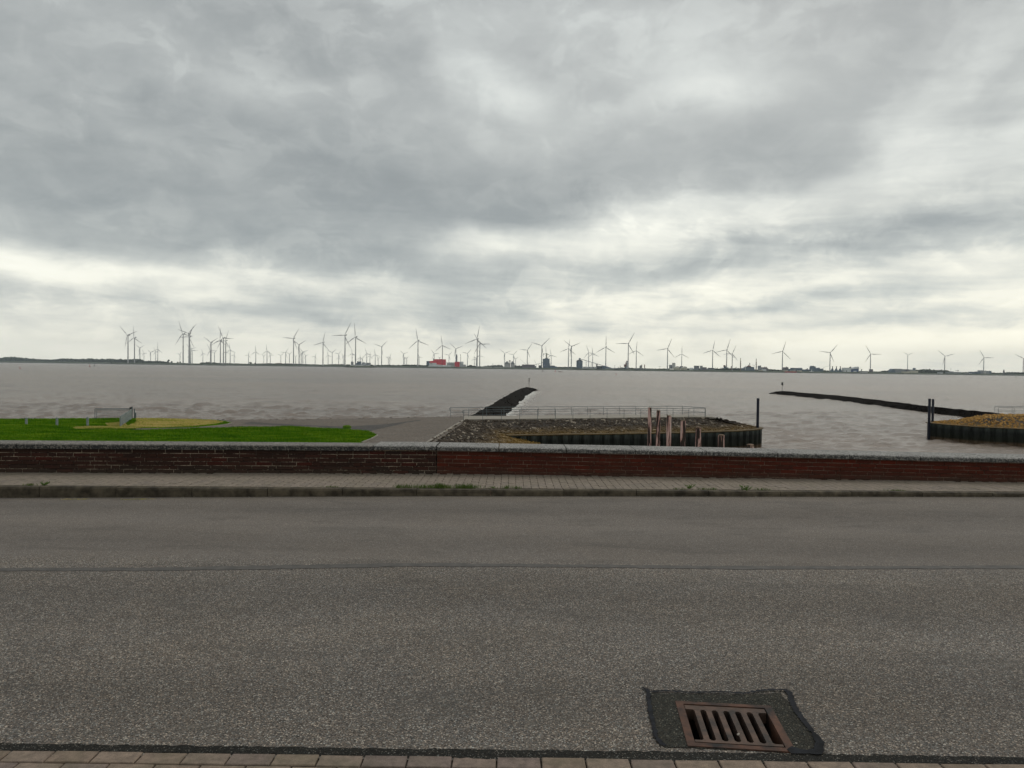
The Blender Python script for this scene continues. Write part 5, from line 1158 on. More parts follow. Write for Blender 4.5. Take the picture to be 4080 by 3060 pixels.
def beam(line, w, z0, z1, out=.12):
    m = MB(); L = []; R = []
    for i, p in enumerate(line):
        a = line[max(0, i-1)]; c = line[min(len(line)-1, i+1)]; d = (c-a).normalized(); nr = Vector((d.y, -d.x, 0))
        L.append(p+nr*(w)); R.append(p-nr*out)
    for i in range(len(line)-1): m.prism([(L[i].x, L[i].y), (L[i+1].x, L[i+1].y), (R[i+1].x, R[i+1].y), (R[i].x, R[i].y)], z0, z1)
    return m
capl = [Vector((p.x, p.y, 0)) for p in cap]
full = capl+[Vector((p.x, p.y, 0)) for p in cap_back]
piling(J, full, ZC+.0, ZW-1.2, 1.12)
rel(beam(full, .46, ZC+.003, ZC+.10, .3).build('cap_beam', M['cap']))

def railing(line, label, h=1.05, pitch=2.1, hooks=(True, False), rails=(1.0, .5)):
    o0 = line[0].copy(); e = empty('railing', o0, label, 'railing'); zb = Vector((0, 0, 1))
    L = sum((c-a).length for a, c in zip(line[:-1], line[1:])); n = max(1, round(L/pitch))
    for k in range(n+1):
        p = sample(line, k/n)-o0
        MB().tube(p-zb*.05, p+zb*(h-.03), .024, None, 6).build('post', M['galv'], e)
    for q in rails:
        m = MB()
        for k in range(n):
            a, c = sample(line, k/n)-o0+zb*h*q, sample(line, (k+1)/n)-o0+zb*h*q
            m.tube(a, c, .026 if q == 1 else .018, None, 6, cap=k in (0, n-1))
        if q == 1 and hooks[0]:
            d = (sample(line, 0)-sample(line, .02)).normalized(); c = zb*(h-.16)
            prev = zb*h
            for t in range(1, 8):
                an = math.pi*t/7; nx = c+zb*.16*math.cos(an)+d*.16*math.sin(an); m.tube(prev, nx, .026, None, 6); prev = nx
        m.build('rail', M['galv'], e)
    return e
H_ = ZD+.02
def rl(pts): return [Vector((G(px, py, ZD+1.05).x, G(px, py, ZD+1.05).y, H_)) for px, py in pts]
railing(rl([(1796, 1624.8), (2070, 1622.3), (2400, 1620), (2600, 1619.3), (2725, 1619), (2811, 1626)]), 'long galvanised railing on the water side of the middle jetty walkway')
railing(rl([(1848, 1635), (2120, 1632), (2400, 1629.5), (2600, 1628.3), (2740, 1627.2), (2809, 1627)]), 'long galvanised railing on the basin side of the middle jetty walkway')

# right-hand jetty
J2 = empty('jetty', (62, 100, ZD), 'ochre algae-covered rubble jetty with dark sheet piling at the right edge', 'jetty')
c2 = [cp(3703, 1684.5), cp(3712, 1687), cp(3765, 1692), cp(3830, 1697), cp(3900, 1702), cp(3990, 1706.5), cp(4080, 1710.5), cp(4300, 1718), cp(4700, 1730)]
t2 = [cp(3708, 1681), P3(3800, 1674, ZC+.2), P3(3860, 1664, ZC+.55), P3(3941, 1650.3), P3(4080, 1651.5), P3(4700, 1660)]
ins = [cp(3712, 1683), P3(3775, 1682, ZC+.15), P3(3850, 1678, ZC+.45), P3(3930, 1668, ZD-.15), P3(3985, 1659), P3(4080, 1660), P3(4700, 1668)]
n2 = 16
ta_ = [sample(t2, i/n2) for i in range(n2+1)]; mi = [sample(ins, i/n2) for i in range(n2+1)]; bo = [sample(c2, i/n2) for i in range(n2+1)]
b2 = MB(); b2.add(ta_+mi, [(i, n2+1+i, n2+2+i, i+1) for i in range(n2)]); b2.add(mi+bo, [(i, n2+1+i, n2+2+i, i+1) for i in range(n2)])
back = [Vector((p.x+(2+11*(1-min(1, i/4))), p.y+9*min(1, .15+i/4), ZW-.6)) for i, p in enumerate(ta_)]; b2.add(back+ta_, [(i, n2+1+i, n2+2+i, i+1) for i in range(n2)])
me = b2.mesh('bank', M['bank']); bm = bmesh.new(); bm.from_mesh(me)
for f in bm.faces:
    f.normal_update()
    if f.normal.z < 0: f.normal_flip()
bm.to_mesh(me); bm.free(); rel(link('bank', me), J2)
tris2 = []
for i in range(n2): tris2 += [(mi[i], bo[i], bo[i+1]), (mi[i], bo[i+1], mi[i+1]), (ta_[i], mi[i], mi[i+1]), (ta_[i], mi[i+1], ta_[i+1])]
p2 = [q for q in scatter(tris2, 12) if q[0].x < 84]
place_stones(J2, p2, rock_variants('stone', 'stone_r', 10, 1, 2), 290, .12, .40, 'stone_r', lambda p: p.x < 66)
cl2 = [Vector((p.x, p.y, 0)) for p in c2]
piling(J2, cl2, ZC, ZW-1.2, 1.15); rel(beam(cl2, .46, ZC+.003, ZC+.09, .3).build('cap_beam', M['cap']), J2)
railing(rl([(3964, 1619), (4080, 1621), (4300, 1624)]), 'far railing line on the right-hand jetty, top edge against the bright water', hooks=(False, False))
railing(rl([(3978, 1624.3), (4080, 1626), (4300, 1630)]), 'near railing line on the right-hand jetty, slightly lower in view', hooks=(False, False))

# stone groynes out in the water
def isamp(L, t):
    q = t*(len(L)-1); i = min(int(q), len(L)-2); return L[i].lerp(L[i+1], q-i)
def groyne(crest, wat_r, wat_l, label, seed, crust=1.4):
    o0 = Vector((crest[0][0], crest[0][1], ZW)); e = empty('groyne', o0, label, 'groyne'); n = 70; r = random.Random(seed)
    cs = [Vector(c) for c in crest]; R_ = [Vector((*w, ZW-.5)) for w in wat_r]; L_ = [Vector((*w, ZW-.5)) for w in wat_l]
    rows = [[] for _ in range(9)]
    for i in range(n+1):
        t = i/n; c, a, l = isamp(cs, t), isamp(R_, t), isamp(L_, t)
        for k, f in enumerate((-1, -.72, -.45, -.2, 0, .2, .45, .72, 1)):
            q = c.lerp(a if f > 0 else l, max(0, (abs(f)-.12)/.88)); q = q+Vector((0, 0, (1-abs(f))*.12))
            q += Vector((r.uniform(-.18, .18), r.uniform(-.25, .25), r.uniform(-.08, .08)))*(1 if 0 < i < n else .3)
            rows[k].append(q-o0)
    m = MB()
    for a, c in zip(rows[:-1], rows[1:]): m.add(a+c, [(i, i+1, n+2+i, n+1+i) for i in range(n)])
    me = m.mesh('core', M['weedrock']); bm = bmesh.new(); bm.from_mesh(me); bmesh.ops.recalc_face_normals(bm, faces=bm.faces)
    bm.normal_update()
    if sum(f.normal.z for f in bm.faces) < 0: bmesh.ops.reverse_faces(bm, faces=bm.faces)
    bm.to_mesh(me); bm.free(); link('core', me, e)
    rv = rock_variants('rock', 'weedrock', 6, 1, seed); mb = MB(); mt = MB()
    for i in range(1500):
        t = r.random(); c, a, l = isamp(cs, t), isamp(R_, t), isamp(L_, t); f = r.uniform(-1, 1)
        q = c.lerp(a if f > 0 else l, abs(f))-o0; s = r.uniform(.2, .5)
        tgt = mt if (f < .05 and f > -.6 and t < .65) else mb
        rocks_join(tgt, r.choice(rv), q, Euler((r.random(), r.random(), r.random()*6)), (s, s, s*.5))
    mb.build('weedy_rocks', M['weedrock'], e)['kind'] = 'stuff'; mt.build('crest_rocks', M['weedrock_top'], e)['kind'] = 'stuff'
    return e
groyne([(-4.9, 88, -4.1), (-3.8, 120, -4.6), (-.6, 192, -5.1), (2.6, 255, -5.5), (5.6, 290, -5.75), (8.6, 297, -6.3), (10.6, 299, -7.15)],
       [(-2.0, 96), (-.6, 138), (2.8, 192), (5.2, 232), (8.5, 276), (10.4, 296), (11.2, 299)],
       [(-7.5, 90), (-6.6, 120), (-3.6, 192), (-.8, 250), (3.0, 292), (7, 303), (10.8, 301)],
       'dark weed-covered stone groyne running out from behind the middle jetty', 21)
g2 = groyne([(G(4000, 1651, -5.75).x, G(4000, 1651, -5.75).y, -5.75), (G(3700, 1620, -5.8).x, G(3700, 1620, -5.8).y, -5.8), (G(3600, 1607.5, -5.8).x, G(3600, 1607.5, -5.8).y, -5.8), (G(3350, 1578, -5.8).x, G(3350, 1578, -5.8).y, -5.8),
        (G(3116, 1558.5, -5.85).x, G(3116, 1558.5, -5.85).y, -5.85), (G(3090, 1561.5, -6.3).x, G(3090, 1561.5, -6.3).y, -6.3), (G(3064, 1568, -7.1).x, G(3064, 1568, -7.1).y, -7.15)],
       [tuple(G(*p, ZW).xy) for p in ((4000, 1684), (3700, 1645.5), (3600, 1632), (3350, 1600), (3116, 1574), (3090, 1571.5), (3064, 1569.5))],
       [tuple((G(*p, ZW)+Vector((5.5, 9, 0))).xy) for p in ((4000, 1670), (3700, 1641), (3600, 1628), (3350, 1597), (3116, 1571), (3090, 1569), (3064, 1568.5))],
       'long dark stone groyne slanting across the water at the right', 22)
# beacons on the groyne heads
def beacon(px, base, top, y, label, kind):
    p = D(px, base, y); s = y/F; h = (base-top)*s; e = empty('beacon', p, label, 'beacon')
    MB().tube((0, 0, -.5), (0, 0, h), .07, .05, 6).build('pole', M['black'], e)
    if kind == 'cone':
        for z in (h*.99, h*.73): MB().lathe([(.05, -h*.075), (.36, h*.075)], (0, 0, z), 10).build('topmark', M['black'], e)
        MB().tube((-.5, 0, h*.42), (.1, 0, h*.42), .06, None, 6).build('arm', M['black'], e)
    else:
        for z in (h*.95, h*.78): MB().lathe([(.06, -.34), (.32, -.2), (.42, 0), (.32, .2), (.06, .34)], (0, 0, z), 10).build('topmark', M['black'], e)
beacon(2108, 1541.5, 1510, 292, 'thin black beacon pole with two cones on the head of the middle groyne', 'cone')
beacon(3116.4, 1558.5, 1524.5, 281, 'thin black beacon pole with two round balls on the tip of the right groyne', 'ball')

# steel tube piles
def steel_pile(px, top, y, w, label, bot=None):
    a = D(px, top, y); e = empty('steel_pile', (a.x, a.y, ZW-1), label, 'mooring pile', 'dark blue steel mooring piles'); r = w*y/F/2
    MB().lathe([(r, 0), (r, a.z-ZW+1)], n=20).build('tube', M['steelblue'], e, smooth=False)
    MB().lathe([(r*1.04, 0), (r*1.04, .12), (r*.8, .16)], (0, 0, a.z-ZW+1), 20).build('cap', M['steelblue'], e)
tp = cap[9]
steel_pile(3020.5, 1592, 87.2, 10.8, 'dark blue steel pile at the tip of the middle jetty')
steel_pile(3704, 1593, 99.4, 10.2, 'dark blue steel pile standing in the water, left of the pair at the right jetty')
steel_pile(3717.8, 1594.5, 102, 9.2, 'dark blue steel pile at the right jetty tip, right of the pair')

# wooden piles in the basin
def octo(r, z, sd, seed):
    q = random.Random(seed); return [(r*(1+q.uniform(-.07, .07)), z)]
for i, (px, top, w) in enumerate([(2589, 1626, 15.2), (2624, 1637, 15.8), (2666, 1658, 18.3), (2722, 1678, 20.6), (2783, 1704.5, 23.7), (2874, 1735, 25.6), (2989.5, 1774, 31)]):
    y = 3.53*F/(top-hy(px)); a = D(px, top, y); r = w*y/F/2
    nm = ['leftmost and tallest-looking', 'second from left', 'third from left, with a splintered dark top', 'fourth from left, greyest and most bleached', 'fifth from left', 'sixth from left, short above the wall', 'rightmost, only its round top showing over the wall'][i]
    e = empty('wooden_pile', (a.x, a.y, ZW-1), 'weathered pink wooden mooring pile, '+nm, 'mooring pile', 'weathered pink wooden piles in the basin')
    Ht = a.z-ZW+1; q = random.Random(i+3); n = 12; m = MB(); vs = []; L = 14
    prof = [1+q.uniform(-.09, .06) for _ in range(n)]
    for k in range(L+1):
        for j in range(n):
            an = 2*math.pi*j/n; rr = r*prof[j]*(1+.035*math.sin(k*1.3+j))*(1.06-.06*k/L); vs.append((rr*math.cos(an), rr*math.sin(an), Ht*k/L+(q.uniform(-.03, .05) if k == L else 0)))
    fs = [(k*n+j, k*n+(j+1) % n, (k+1)*n+(j+1) % n, (k+1)*n+j) for k in range(L) for j in range(n)]
    m.add(vs, fs).build('shaft', M['woodpile'], e)
    MB().lathe([(r*.97, -.05), (r*.93, .03), (r*.6, .06)], (0, 0, Ht), 12).build('end', M['woodend'], e)
    if i == 2: MB().tube((-r*.7, 0, Ht), (-r*1.0, 0, Ht+.16), r*.3, r*.1, 6).build('splinter', M['trunk'], e)

# fence posts on the lawn
for px, base, top, nm in ((105, 1693, 1663, 'leftmost'), (227, 1697.5, 1663, 'middle'), (349, 1700, 1661, 'rightmost')):
    p = P3(px, base); y = p.y; h = (base-top)*y/F
    o = MB().lathe([(.10, -.2), (.10, h-.03), (.07, h)], n=10).build('fence_post', M['postgrey'], None, p)
    tag(o, 'short grey plastic post on the lawn, %s of three in the row' % nm, 'post', 'short grey posts on the lawn')
# close-set fence running to the water
F0, F1 = P3(481, 1703), P3(522, 1672)
fe = empty('lawn_fence', F0, 'grey close-slatted fence running down the lawn to the water', 'fence')
nn = 9
for k in range(nn):
    t = k/(nn-1); q = F0.lerp(F1, t)-F0
    MB().lathe([(.085, -.1), (.085, .95), (.05, 1.0)], (q.x, q.y, 0), 8).build('post', M['postgrey'], fe)
d = (F1-F0).normalized()
for k in range(nn-1):
    a, c = (F0.lerp(F1, k/(nn-1))-F0), (F0.lerp(F1, (k+1)/(nn-1))-F0)
    nr = Vector((d.y, -d.x, 0))*.02; a2, c2_ = a+d*.12, c-d*.12
    for z0 in (.08, .30, .52, .74):
        MB().prism([(a2.x-nr.x, a2.y-nr.y), (a2.x+nr.x, a2.y+nr.y), (c2_.x+nr.x, c2_.y+nr.y), (c2_.x-nr.x, c2_.y-nr.y)], z0, z0+.16).build('board', M['postgrey'], fe)
# mesh gate
ga, gb = P3(378.5, 1669.5), P3(517, 1668)
gy = ga.y; ge = empty('mesh_gate', ga, 'wide grey tubular mesh barrier at the water edge left of the fence', 'gate')
W_ = gb.x-ga.x; Hg = 1.02
m = MB(); dn_ = Vector((gb.x-ga.x, gb.y-ga.y, 0)); u = dn_.normalized()
m.tube((0, 0, -.1), (0, 0, Hg), .035); m.tube((0, 0, Hg), dn_+Vector((0, 0, Hg)), .035); m.tube(dn_+Vector((0, 0, -.1)), dn_+Vector((0, 0, Hg)), .035); m.build('outer_frame', M['galv'], ge)
m = MB(); a, c = u*.16, dn_-u*.06
m.tube(a, a+Vector((0, 0, Hg-.12)), .032); m.tube(a+Vector((0, 0, Hg-.12)), c+Vector((0, 0, Hg-.12)), .03); m.tube(a, c, .025); m.build('inner_frame', M['galv'], ge)
nb = 24
for k in range(1, nb):
    q = a.lerp(c, k/nb); MB().tube(q, q+Vector((0, 0, Hg-.12)), .010, None, 4).build('bar', M['galv'], ge)
for z in (.3, .6): MB().tube(a+Vector((0, 0, z)), c+Vector((0, 0, z)), .010, None, 4).build('cross_wire', M['galv'], ge)
for px, base, top, w, lab in ((526, 1668, 1620, 5.2, 'tall dark grey gate post with a black lamp box on its top'), (535.5, 1669, 1628, 4, 'middle grey gate post right of the tall one'), (540.5, 1669, 1644, 4.5, 'shortest grey gate post, right end of the fence')):
    p = P3(px, base); h = (base-top)*p.y/F; r = w*p.y/F/2
    e = empty('gate_post', p, lab, 'post'); MB().lathe([(r, -.2), (r, h-.04), (r*.6, h)], n=10).build('shaft', M['galv'], e)
    if px == 526: MB().box(-r-.16, -r, -.07, .07, h-.24, h-.06).build('lamp_box', M['black'], e)

# ------------------------------------------------------------ brick wall
JX = D(1739, 1880, 11.37).x       # expansion joint
BH, BL = .060, .240
HOLE = None
def wall(name, x0, x1, vis0, vis1, label, bm_, mm_):
    e = empty(name, ((x0+x1)/2, yw((x0+x1)/2), ZP), label, 'wall'); o0 = Vector(e.location)
    n = 12; core = MB(); xs = [x0+(x1-x0)*i/n for i in range(n+1)]
    for a, c in zip(xs[:-1], xs[1:]):
        ya, yc = yw(a)+.006, yw(c)+.006
        core.add([(a, ya, ZP-.35), (c, yc, ZP-.35), (c, yc+.36, ZP-.35), (a, ya+.36, ZP-.35), (a, ya, ztop(a)-.07), (c, yc, ztop(c)-.07), (c, yc+.36, ztop(c)-.07), (a, ya+.36, ztop(a)-.07)],
                 [(0, 3, 2, 1), (4, 5, 6, 7), (0, 1, 5, 4), (2, 3, 7, 6)]+([(3, 0, 4, 7)] if a == xs[0] else [])+([(1, 2, 6, 5)] if c == xs[-1] else []))
    rel(core.build('mortar', M[mm_]), e)
    def bmesh_(L):
        g = .0055; c_ = .003
        return MB().add([(g, .02, g), (L-g, .02, g), (L-g, .02, BH-g), (g, .02, BH-g), (g, 0, g), (L-g, 0, g), (L-g, 0, BH-g), (g, 0, BH-g), (g+c_, -c_, g+c_), (L-g-c_, -c_, g+c_), (L-g-c_, -c_, BH-g-c_), (g+c_, -c_, BH-g-c_)],
                        [(0, 1, 5, 4), (1, 2, 6, 5), (2, 3, 7, 6), (3, 0, 4, 7), (4, 5, 9, 8), (5, 6, 10, 9), (6, 7, 11, 10), (7, 4, 8, 11), (8, 9, 10, 11)]).mesh('brick', M[bm_])
    ml, mh = bmesh_(BL), bmesh_(BL/2); stuff = MB(); cnt = 0
    r = random.Random(int(x0*10))
    for row in range(7):
        x = x0 + (-(row % 2)*BL/2)
        off = r.choice((0, .06, .12, .18)) if row else 0
        x -= off
        while x < x1-.02:
            hd = r.random() < .10; L = BL/2 if hd else BL
            xa, xb = max(x, x0), min(x+L, x1)
            if xb-xa > .03:
                zt = ztop((xa+xb)/2)-.078-BH*(row+1)
                if zt > ZP-BH*.9:
                    ang = math.atan2(yw(xb)-yw(xa), xb-xa); tilt = math.atan2(ztop(xb)-ztop(xa), xb-xa)
                    mt = Matrix.Translation((xa, yw(xa)+r.uniform(-.0018, .0018), zt)) @ Matrix.Rotation(ang, 4, 'Z') @ Matrix.Rotation(-tilt, 4, 'Y') @ Matrix.Diagonal(((xb-xa)/L, 1, 1, 1))
                    if vis0 < xa and xb < vis1 and cnt < 298:
                        o = link('brick', mh if hd else ml); o.parent = e; o.matrix_local = Matrix.Translation(-o0) @ mt; cnt += 1
                    else:
                        s_ = mh if hd else ml; stuff.add([mt @ v.co for v in s_.vertices], [tuple(p.vertices) for p in s_.polygons])
            x += L
    o = stuff.build('brickwork', M[bm_]); o['kind'] = 'stuff'; rel(o, e)
    return e, o0
def lim(px): return D(px, 1880, 11.2).x
w1, o1 = wall('brick_wall', X0, JX-.006, lim(-60), 99, 'older blackened brick wall with pale joints, left of the expansion gap', 'brick_old', 'mortar_old')
w2, o2 = wall('brick_wall', JX+.006, X1, -99, lim(4100), 'redder brick wall with plain joints, right of the expansion gap', 'brick_red', 'mortar_red')
# coping slabs
def coping(parent, xa, xb, mat, wid, h, over=.035, lift=0):
    n = 3; g = .006; xs = [xa+g+(xb-xa-2*g)*i/n for i in range(n+1)]; m = MB(); prof = []
    for x in xs:
        y0 = yw(x)-over; zt = ztop(x)+lift; y1 = y0+wid
        c = .022
        prof.append([(x, y0, zt-h), (x, y0, zt-c), (x, y0+c*.3, zt-c*.45), (x, y0+c*1.3, zt), (x, y1-c, zt+.002), (x, y1, zt-c), (x, y1, zt-h)])
    k = 7; vs = [v for p in prof for v in p]
    fs = [(i*k+j, (i+1)*k+j, (i+1)*k+(j+1) % k, i*k+(j+1) % k) for i in range(n) for j in range(k)]+[tuple(range(k)), tuple(range(n*k, n*k+k))[::-1]]
    m.add(vs, fs); rel(m.build('coping_slab', M[mat]), parent)
fr = [72, 352, 637, 920, 1203, 1484]
xs1 = [D(p, 1790, 10.95 if p < 700 else 11.2).x for p in fr]
xs1 = [xs1[0]-1.04*k for k in range(5, 0, -1)]+xs1
for a, c in zip(xs1[:-1], xs1[1:]):
    if c > X0+.1: coping(w1, max(a, X0), c, 'coping_old', .44, .076)
coping(w1, xs1[-1], JX-.004, 'coping_new', .60, .064, .045, .004)
fr2 = [1739, 1987, 2258, 2534, 2817, 3100, 3385, 3664, 3941]
xs2 = [JX+.004]+[D(p, 1800, 11.22).x for p in fr2[1:]]; xs2 += [xs2[-1]+1.06*k for k in range(1, 6)]
for a, c in zip(xs2[:-1], xs2[1:]):
    if a < X1-.1: coping(w2, a, min(c, X1), 'coping_new', .62, .066, .045)

# ------------------------------------------------------------ far pavement, kerb
pv = MB(); xs = [X0-30]+[X0+i*1.0 for i in range(25)]+[X1+30]
rowa = [(x, yk(x)+.03, ZP-.022) for x in xs]; rowb = [(x, yw(max(-40, min(40, x)))+.05, ZP-.022) for x in xs]
pv.add(rowa+rowb, [(i, i+1, len(xs)+i+1, len(xs)+i) for i in range(len(xs)-1)])
pave = pv.build('pavement', M['joint']); pave['kind'] = 'structure'
def paver_mesh(L, Wd, h=.03, g=.003, c=.003):
    return MB().add([(g, g, 0), (L-g, g, 0), (L-g, Wd-g, 0), (g, Wd-g, 0), (g, g, h-c), (L-g, g, h-c), (L-g, Wd-g, h-c), (g, Wd-g, h-c), (g+c, g+c, h), (L-g-c, g+c, h), (L-g-c, Wd-g-c, h), (g+c, Wd-g-c, h)],
                    [(0, 1, 5, 4), (1, 2, 6, 5), (2, 3, 7, 6), (3, 0, 4, 7), (4, 5, 9, 8), (5, 6, 10, 9), (6, 7, 11, 10), (7, 4, 8, 11), (8, 9, 10, 11)])
pm = paver_mesh(.105, .21, .022, .0022).mesh('paver', M['paver_far']); cnt = 0; st = MB()
cells = []
for row in range(6):
    for i in range(int((X1-X0)/.105)):
        x = X0+i*.105; y = yk(x)+.10+row*.21+(.105 if i % 2 else 0)
        if y+.21 < yw(x)+.12 and y < yw(x)-.02: cells.append((row, x, y))
    
for row, x, y in cells:
    dz = random.uniform(-.002, .002); L = min(1, (yw(x)-.004-y)/.21)
    if row < 2 and lim(40) < x < lim(4040) and cnt < 298 and L > .9:
        o = link('paver', pm, pave, (x, y, ZP-.020+dz)); o.rotation_euler = (random.uniform(-.006, .006), random.uniform(-.006, .006), rad(2.1)); cnt += 1
    else:
        s_ = pm; mt = Matrix.Translation((x, y, ZP-.020+dz)) @ Matrix.Rotation(rad(2.1), 4, 'Z') @ Matrix.Diagonal((1, L, 1, 1)); st.add([mt @ v.co for v in s_.vertices], [tuple(p.vertices) for p in s_.polygons])
fillb = MB()
for i in range(int((X1-X0)/.21)):       # half pavers closing the staggered course at the kerb
    x = X0+(2*i+1)*.105; y = yk(x)+.10; mt = Matrix.Translation((x, y, ZP-.020)) @ Matrix.Rotation(rad(2.1), 4, 'Z') @ Matrix.Diagonal((1, .49, 1, 1)); st.add([mt @ v.co for v in pm.vertices], [tuple(p.vertices) for p in pm.polygons])
o = st.build('paving', M['paver_far'], pave); o['kind'] = 'stuff'
kerb = empty('kerb', (0, yk(0), 0)); kerb['kind'] = 'structure'
kx = D(160, 1960, 9.75).x; kl = .985; xk = kx-6*kl
while xk < X1+.5:
    a, c = xk+.004, xk+kl-.004; m = MB(); pr = []
    jig = random.uniform(-.004, .004)
    for x in (a, (a+c)/2, c):
        y0 = yk(x)+jig; zt = ZP-.004+jig; pr.append([(x, y0, -.25), (x, y0, zt-.03), (x, y0+.012, zt-.008), (x, y0+.035, zt), (x, y0+.10, zt), (x, y0+.10, -.25)])
    k = 6; m.add([v for p in pr for v in p], [(i*k+j, (i+1)*k+j, (i+1)*k+(j+1) % k, i*k+(j+1) % k) for i in range(2) for j in range(k)]+[tuple(range(k)), tuple(range(2*k, 3*k))[::-1]])
    o = m.build('kerb_stone', M['kerb'], kerb); o.location = -Vector(kerb.location); xk += kl

# ------------------------------------------------------------ road with a real hole for the drain
gc = G(2915, 2893, 0.0)        # drain centre
GR = rad(-5.4)
gx, gyv = Vector((math.cos(GR), math.sin(GR), 0)), Vector((-math.sin(GR), math.cos(GR), 0))
def gl(u, v, z=0): return gc+gx*u+gyv*v+Vector((0, 0, z))
GW, GD = .245, .235
NE0, NE1 = G(0, 2990, 0), G(4080, 3047, 0)
YN, YM = min(NE0.y, NE1.y)-.02, 8.2; print('near edge', NE0, NE1)
outer_ = [Vector((-45, YN, 0)), Vector((45, YN, 0)), Vector((45, YM, 0)), Vector((-45, YM, 0))]
hole = [gl(-GW, -GD), gl(GW, -GD), gl(GW, GD), gl(-GW, GD)]
allv = outer_+hole; tr = tessellate_polygon([outer_, hole[::-1]])
idx = outer_+hole[::-1]; rm_ = MB(); fs = []
for t in tr:
    a, c, d = [idx[i].xy for i in t]; fs.append(tuple(t) if (c-a).cross(d-a) > 0 else tuple(t[::-1]))
rm_.add(idx, fs)
xs = [-45]+[X0+i for i in range(25)]+[45]
for (ya, yb, za, zb) in ((0, .5, 0, 1), (.5, 1, 1, 2)):
    pass
rws = []
for f in (0, .35, .7, 1.0):
    rws.append([(x, YM+(yk(x)+.02-YM)*f, zr(x)*f**1.5) for x in xs])
n = len(xs)
for ra, rb in zip(rws[:-1], rws[1:]): rm_.add(ra+rb, [(i, i+1, n+i+1, n+i) for i in range(n-1)])
rm_.build('road', M['road'])['kind'] = 'structure'
def wavy(line, w0, w1, z, name, mat, step=.05, jag=.006):
    r = random.Random(len(name)); L = []; R = []; tot = sum((c-a).length for a, c in zip(line[:-1], line[1:])); n = int(tot/step)
    ph = r.uniform(0, 6)
    for i in range(n+1):
        t = i/n; p = sample(line, t); q = sample(line, min(1, t+.001)); q0 = sample(line, max(0, t-.001)); d = (q-q0).normalized(); nr = Vector((-d.y, d.x, 0))
        w = w0+(w1-w0)*(.5+.5*math.sin(t*tot*1.3+ph)*math.sin(t*tot*.41)); L.append(p+nr*(w/2+r.uniform(-jag, jag))); R.append(p-nr*(w/2+r.uniform(-jag, jag)))
    m = MB(); m.add([(p.x, p.y, z) for p in R+L], [(i, i+1, n+2+i, n+1+i) for i in range(n)]); o = m.build(name, M[mat]); o['kind'] = 'structure'; return o
wavy([G(*p, 0) for p in ((-600, 2274), (0, 2270), (600, 2269), (1200, 2259), (1600, 2251), (2040, 2253), (2400, 2257), (2900, 2262.5), (3500, 2262), (4080, 2260), (4700, 2257))], .085, .13, .003, 'road_seam', 'seam', .06, .012)
gut = [G(*p, 0) for p in ((-800, 2969), (0, 2980), (500, 2985), (1000, 2992), (2000, 3008), (3000, 3022), (4080, 3034), (4900, 3041))]
wavy(gut, .055, .085, .004, 'gutter_strip', 'gutter', .03, .008)
# asphalt patch round the drain and its bitumen edges
def blobpoly(pts, z, name, mat, jag=.006, step=.03):
    P = [G(*p, 0) for p in pts]; out = []; r = random.Random(len(pts)+len(name))
    for a, c in zip(P, P[1:]+P[:1]):
        n = max(1, int((c-a).length/step)); 
        for i in range(n): q = a.lerp(c, i/n); out.append(Vector((q.x+r.uniform(-jag, jag), q.y+r.uniform(-jag, jag), z)))
    return out
Z0x, Z0y, ZS = 2450, 2680, 2.328
def zp(x, y): return (Z0x+x/ZS, Z0y+y/ZS)
def sheet_hole(pts, z, name, mat):
    hl = [Vector((h.x, h.y, z)) for h in hole][::-1]; tr = tessellate_polygon([pts, hl]); idx = pts+hl; fs = []
    for t in tr:
        a, c, d = [idx[i].xy for i in t]; fs.append(tuple(t) if (c-a).cross(d-a) > 0 else tuple(t[::-1]))
    o = MB().add(idx, fs).build(name, M[mat]); o['kind'] = 'structure'
patch = blobpoly([zp(*p) for p in ((330, 200), (800, 205), (1100, 210), (1330, 205), (1540, 195), (1640, 320), (1760, 480), (1850, 600), (1890, 700), (1700, 750), (1000, 715), (460, 695), (390, 620), (350, 480), (320, 340))][::-1], .004, 'p', 'patch')
sheet_hole(patch, .004, 'asphalt_patch', 'patch')
def seal(line, w, z=.008):
    o = wavy([G(*zp(*p), 0) for p in line], w[0], w[1], z, 'bitumen_seal', 'seal', .012, .006)
seal([(250, 150), (300, 170), (315, 260), (330, 380), (350, 480), (375, 600), (430, 670), (470, 690)], (.012, .035))
seal([(310, 190), (480, 180), (700, 195), (1000, 192), (1200, 205), (1330, 180), (1450, 170), (1600, 175)], (.010, .028), .0085)
seal([(1560, 170), (1610, 190), (1650, 300), (1700, 390), (1770, 490), (1830, 560)], (.018, .045), .009)
bl = blobpoly([zp(*p) for p in ((1820, 545), (1880, 590), (1940, 660), (1940, 740), (1920, 775), (1800, 770), (1640, 765), (1600, 730), (1640, 700), (1760, 735), (1850, 720), (1860, 660), (1830, 600))][::-1], .0095, 'q', 'seal', .004, .02)
flat(bl).build('bitumen_blob', M['seal'])['kind'] = 'structure'
bl = blobpoly([zp(*p) for p in ((680, 640), (745, 645), (750, 680), (700, 690))][::-1], .0075, 'qq', 'seal', .003, .02)
flat(bl).build('bitumen_blob', M['seal'])['kind'] = 'structure'

